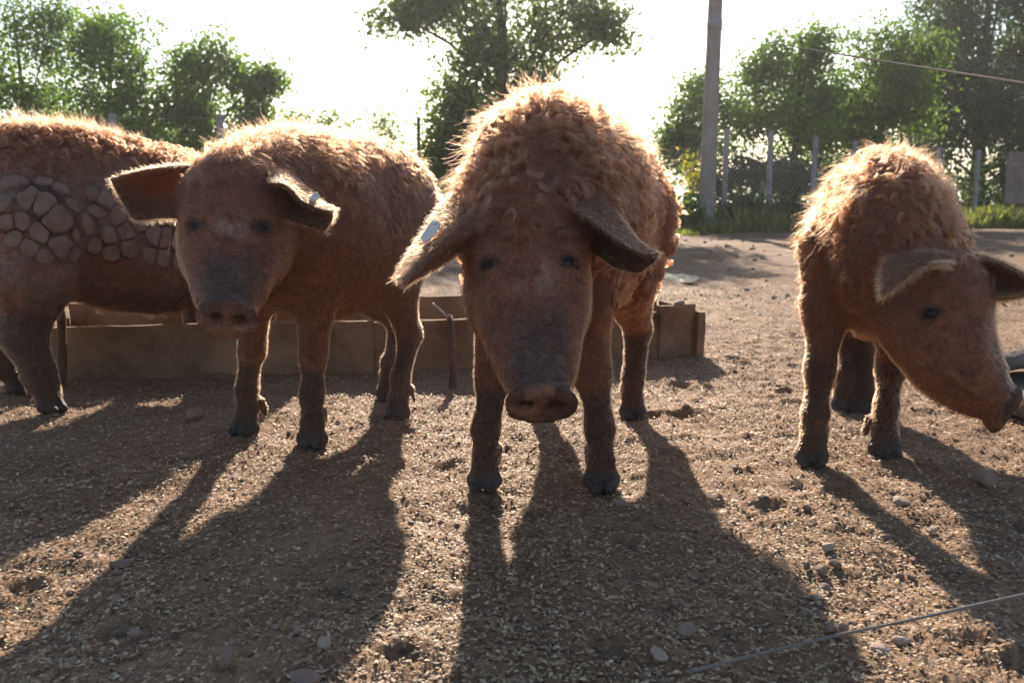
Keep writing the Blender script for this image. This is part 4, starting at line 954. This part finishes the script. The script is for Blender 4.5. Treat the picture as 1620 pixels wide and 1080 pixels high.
tree('dark thicket along the fence behind the drinking pig', gx_(1480, 24), [(1380, 265, 23, 80, 42), (1480, 275, 24, 80, 45), (1570, 285, 25, 80, 45), (1640, 290, 26, 70, 45), (1300, 270, 22, 60, 38)], 420, 28, 'leafC', .065, 30, tr_r=.08, spread=.22, cat='bush', name='bush')
tree('dark bush inside the fence net right of the pole', gx_(1180, 18.6), [(1150, 285, 18.6, 55, 34), (1215, 285, 18.6, 55, 34), (1260, 290, 18.8, 45, 30)], 230, 26, 'leafC', .055, 31, tr_r=.05, spread=.17, cat='bush', name='bush')
for i, (x, y, a, b_, lb) in enumerate([(520, 192, 30, 18, 'far small treetop peeping over the smooth pig\'s shoulders'), (600, 197, 26, 16, 'far small treetop over the smooth pig\'s rump'), (640, 245, 24, 26, 'pale far bush behind the smooth pig\'s tail end'), (715, 292, 26, 20, 'bright far bush low beside the curly pig\'s ear'), (470, 196, 18, 12, 'far sprig of a treetop beside the smooth pig\'s crest')]):
    tree(lb, gx_(x, 27), [(x, y, 27, a, b_), (x + 8, y + 26, 27, a * 1.3, b_ * 1.4), (x, y + 60, 27, a * 1.4, b_ * 1.6)], 90, 20, 'leafB', .07, 60 + i, tr_r=.07, spread=.24, cat='tree')
# plant with yellow autumn leaves climbing beside the pole
tree('yellowing plant climbing the fence beside the pole', gx_(1098, 16.2), [(1088, 262, 16.2, 10, 32), (1106, 268, 16.1, 9, 34), (1096, 290, 16.2, 14, 18)], 26, 9, 'leafY', .04, 70, tr_r=.02, spread=.09, cat='plant', name='climbing_plant', group='')
# low growth in front of the fence
for i, (x, Y, a, h_, lf, lb) in enumerate([(1120, 16.4, 50, 26, 'leafC', 'dark weedy bush at the foot of the pole'), (1175, 16.6, 40, 24, 'leafC', 'dark weedy bush between the pole and the pale stake'), (1240, 16.9, 46, 24, 'leafC', 'dark weedy bush right of the pale stake'),
        (1085, 16.0, 34, 20, 'leafA', 'brownish weeds beside the curly pig\'s flank'), (1330, 18, 60, 26, 'leafC', 'dark weeds by the fence behind the drinking pig\'s back'), (1530, 22.8, 70, 26, 'leafC', 'dark weeds under the fence right of the drinking pig'), (1610, 23.6, 60, 26, 'leafC', 'dark weeds under the rusty panel')]):
    g = gx_(x, Y); y0 = 540 + FPX * math.tan(math.atan2(CAM_H - .28, Y) - PITCH); tree(lb, g, [(x, y0 - 4, Y, a * .8, h_), (x - a * .5, y0 + 4, Y, a * .5, h_ * .8), (x + a * .5, y0 + 4, Y, a * .5, h_ * .8)], 130, 18, lf, .05, 80 + i, tr_r=.02, spread=.13, cat='bush', name='weed_bush', group='weedy bushes along the fence')

def woods():
    r = np.random.default_rng(91); n_ = 900; x = r.uniform(-260, 300, n_); y = r.uniform(85, 140, n_)
    hgt = 2.2 + 5.5 * fbm(np.stack([x, y, x * 0], -1), .045, 3, 17); z = r.random(n_) ** .8 * hgt - 2.0
    W, F, cl_ = leaves_mesh(np.stack([x, y, z], -1), 26, np.full(n_, 1.5), .42, r)
    tag(mesh_obj('distant_woods', W, F, M['leafA'], smooth=False, cols=cl_), 'far line of hazy woodland along the horizon', 'woodland', kind='stuff')
woods()
def grass(n_, seed):
    r = np.random.default_rng(seed); u = r.random(n_); Yl = 15.4 + 7 * np.clip((u * 14 - 1) / 14, 0, 1); x = 2.2 + u * 18; y = Yl - .15 + np.abs(r.normal(0, .75, n_)) + .5 * (noise(np.stack([x, x * 0, x * 0], -1), 1.1, 3) - .5)
    k = r.random(n_) < .3; x = np.where(k, r.uniform(-14, 3, n_), x); y = np.where(k, 14.2 + np.abs(r.normal(0, 1.4, n_)), y)
    h_ = r.uniform(.05, .17, n_) * (1 + 1.3 * (r.random(n_) < .35) * (y > 15.7)) * (.5 + noise(np.stack([x, y, x * 0], -1), 1.7, 9)); w_ = h_ * .05 + .004; a = r.uniform(0, 6.28, n_); d = np.stack([np.cos(a), np.sin(a), a * 0], -1); le = r.normal(0, .35, (n_, 3)) * h_[:, None]
    b0 = np.stack([x, y, hg(x, y)], -1); le[:, 2] = h_
    W = np.stack([b0 - d * w_[:, None], b0 + d * w_[:, None], b0 + le * .55 + d * w_[:, None] * .7, b0 + le + [0, 0, 0]], 1)
    Fq = np.arange(n_ * 4).reshape(-1, 4); cl_ = np.repeat(r.random(n_), 4)[:, None] * np.ones(3)
    o = mesh_obj('grass', W.reshape(-1, 3), np.concatenate([Fq[:, [0, 1, 2]], Fq[:, [0, 2, 3]]]), M['grass'], smooth=False, cols=cl_); tag(o, 'strip of rough grass along the foot of the fence', 'grass', kind='stuff')
grass(60000, 5)

# ------------------------------------------------------------------ fence, pole
def fence():
    PO = [(177, 180, 13.2), (347, 181, 13.4), (662, 185, 14.0), (1150, 205, 16.4), (1220, 208, 16.7), (1291, 216, 17.3), (1353, 223, 18.2), (1424, 229, 19.4), (1487, 233, 20.4), (1549, 238, 21.6), (1608, 240, 22.3)]
    root = empty('fence', (*gx_(1150, 16.4), 0)); tag(root, 'wire and net fence on grey posts along the back of the pen', 'fence')
    T = []
    for i, (px, py, Y) in enumerate(PO):
        t = P(px, py, Y); g = np.array([t[0] + (.02 * math.sin(i * 2.1)), t[1], -.1]); dark = px == 662; h_ = .026 if dark else .04
        v, f = box((t + g) / 2, [(1, 0, 0), (0, 1, 0), _n(t - g)], (h_, h_, np.linalg.norm(t - g) / 2), .008, i, (1, 1, 6)); mesh_obj('post', v, f, M['dpost' if dark else 'post'], root, smooth=False); T.append(t)
    for fr in (.97, .62, .3):
        for a, b_ in zip(T[:-1], T[1:]):
            p, q = a * [1, 1, fr], b_ * [1, 1, fr]; p[1] -= .052; q[1] -= .052
            v, f = tube(spl([p, (p + q) / 2 - [0, 0, .015], q], 5), .0045, 5); mesh_obj('wire', v, f, M['net'], root)
    # diagonal net between the first posts right of the pole
    V, F = [], []
    x0, x1 = P(1062, 240, 16.1), T[7]; L_ = np.linalg.norm((x1 - x0)[:2]); d = _n((x1 - x0) * [1, 1, 0])
    for sg in (1, -1):
        for s_ in np.arange(-1.4, L_ + 1.4, .115):
            a = np.array([s_, .55]); b_ = np.array([s_ + sg * .95, 1.5])
            if sg < 0: pass
            for e in (a, b_): pass
            t0, t1 = 0., 1.
            dx = b_[0] - a[0]
            for lim, s2 in ((0, 1), (L_, -1)):
                va, vb = (a[0] - lim) * s2, (b_[0] - lim) * s2
                if va < 0 and vb < 0: t0 = 2
                elif va < 0: t0 = max(t0, va / (va - vb))
                elif vb < 0: t1 = min(t1, va / (va - vb))
            if t0 >= t1: continue
            A_, B_ = a + (b_ - a) * t0, a + (b_ - a) * t1
            p, q = x0 * [1, 1, 0] + d * A_[0] + [0, 0, A_[1]], x0 * [1, 1, 0] + d * B_[0] + [0, 0, B_[1]]
            p[1] += .06 + .004 * sg; q[1] += .06 + .004 * sg
            v, f = tube([p, q], .0065, 4); o_ = len(V); V += list(v); F += [tuple(x + o_ for x in g) for g in f]
    tag(mesh_obj('wire_net', np.array(V), F, M['net'], root), kind='stuff')
fence()
pp0, pp1 = P(1117, 345, 15.9), P(1125, -260, 15.9); pp0[2] = -.2; pp1[0] = pp0[0] + .05
v, f = tube(spl([pp0, (pp0 + pp1) / 2, pp1], 14), np.linspace(.145, .105, 14), 18); po = empty('utility_pole', (pp0[0], pp0[1], 0)); tag(po, 'tall weathered grey utility pole standing by the fence', 'pole')
mesh_obj('pole_shaft', v, f, M['pole'], po); zb = P(1123, 40, 15.9)[2]; v, f = tube([[pp0[0] + .03, pp0[1], zb - .09], [pp0[0] + .03, pp0[1], zb + .09]], .131, 18); mesh_obj('metal_band', v, f, M['post'], po)
g = G(1205, 362); t = P(1205, 290, g[1]); sk_ = empty('wooden_stake', (g[0], g[1], 0)); tag(sk_, 'thin pale wooden stake with orange insulator at the grass edge', 'stake')
v, f = box((g + t) / 2, [(1, 0, 0), (0, 1, 0), (0, 0, 1)], (.037, .03, (t[2] - g[2]) / 2 + .05), .012, 3, (1, 1, 6)); mesh_obj('stake_shaft', v, f, M['wood'], sk_, smooth=False)
for yy, m_ in ((336, 'orange'), (358, 'dpost')):
    c = P(1212, yy, g[1] - .02); v, f = uvs(c, .035, 10, 7); mesh_obj('insulator', v, f, M[m_], sk_); v, f = tube(spl([c, c + [.07, -.01, -.01], c + [.14, 0, .01]], 5), .014, 6); mesh_obj('insulator_arm', v, f, M['post' if m_ == 'orange' else 'dpost'], sk_)
c = P(1612, 282, 22.0); v, f = box(c, [(1, .2, 0), (-.2, 1, 0), (0, 0, 1)], (.35, .03, .62), .02, 9, (4, 1, 6)); pn = mesh_obj('rusty_panel', v, f, M['rustboard'], smooth=False); tag(pn, 'rusty sheet panel standing by the fence at the right edge', 'panel')

# ------------------------------------------------------------------ dusty air
def haze():
    m = bpy.data.materials.new('dusty_air'); m.use_nodes = True; n = m.node_tree
    n.nodes.remove(n.nodes['Principled BSDF']); v = n.nodes.new('ShaderNodeVolumePrincipled')
    v.inputs['Color'].default_value = (0.95, 0.96, 1.0, 1); v.inputs['Density'].default_value = HAZE; v.inputs['Anisotropy'].default_value = 0.55
    n.links.new(v.outputs[0], n.nodes['Material Output'].inputs['Volume'])
    V = np.array([(x, y, z) for z in (-28, 12.5) for y in (-600, 4300) for x in (-3700, 3700)], float)
    F = [(0, 2, 3, 1), (4, 5, 7, 6), (0, 1, 5, 4), (2, 6, 7, 3), (0, 4, 6, 2), (1, 3, 7, 5)]
    tag(mesh_obj('haze', V, F, m, smooth=False), 'dusty hazy air over the whole pen', 'haze', kind='stuff')
HAZE = 0.0009
haze()
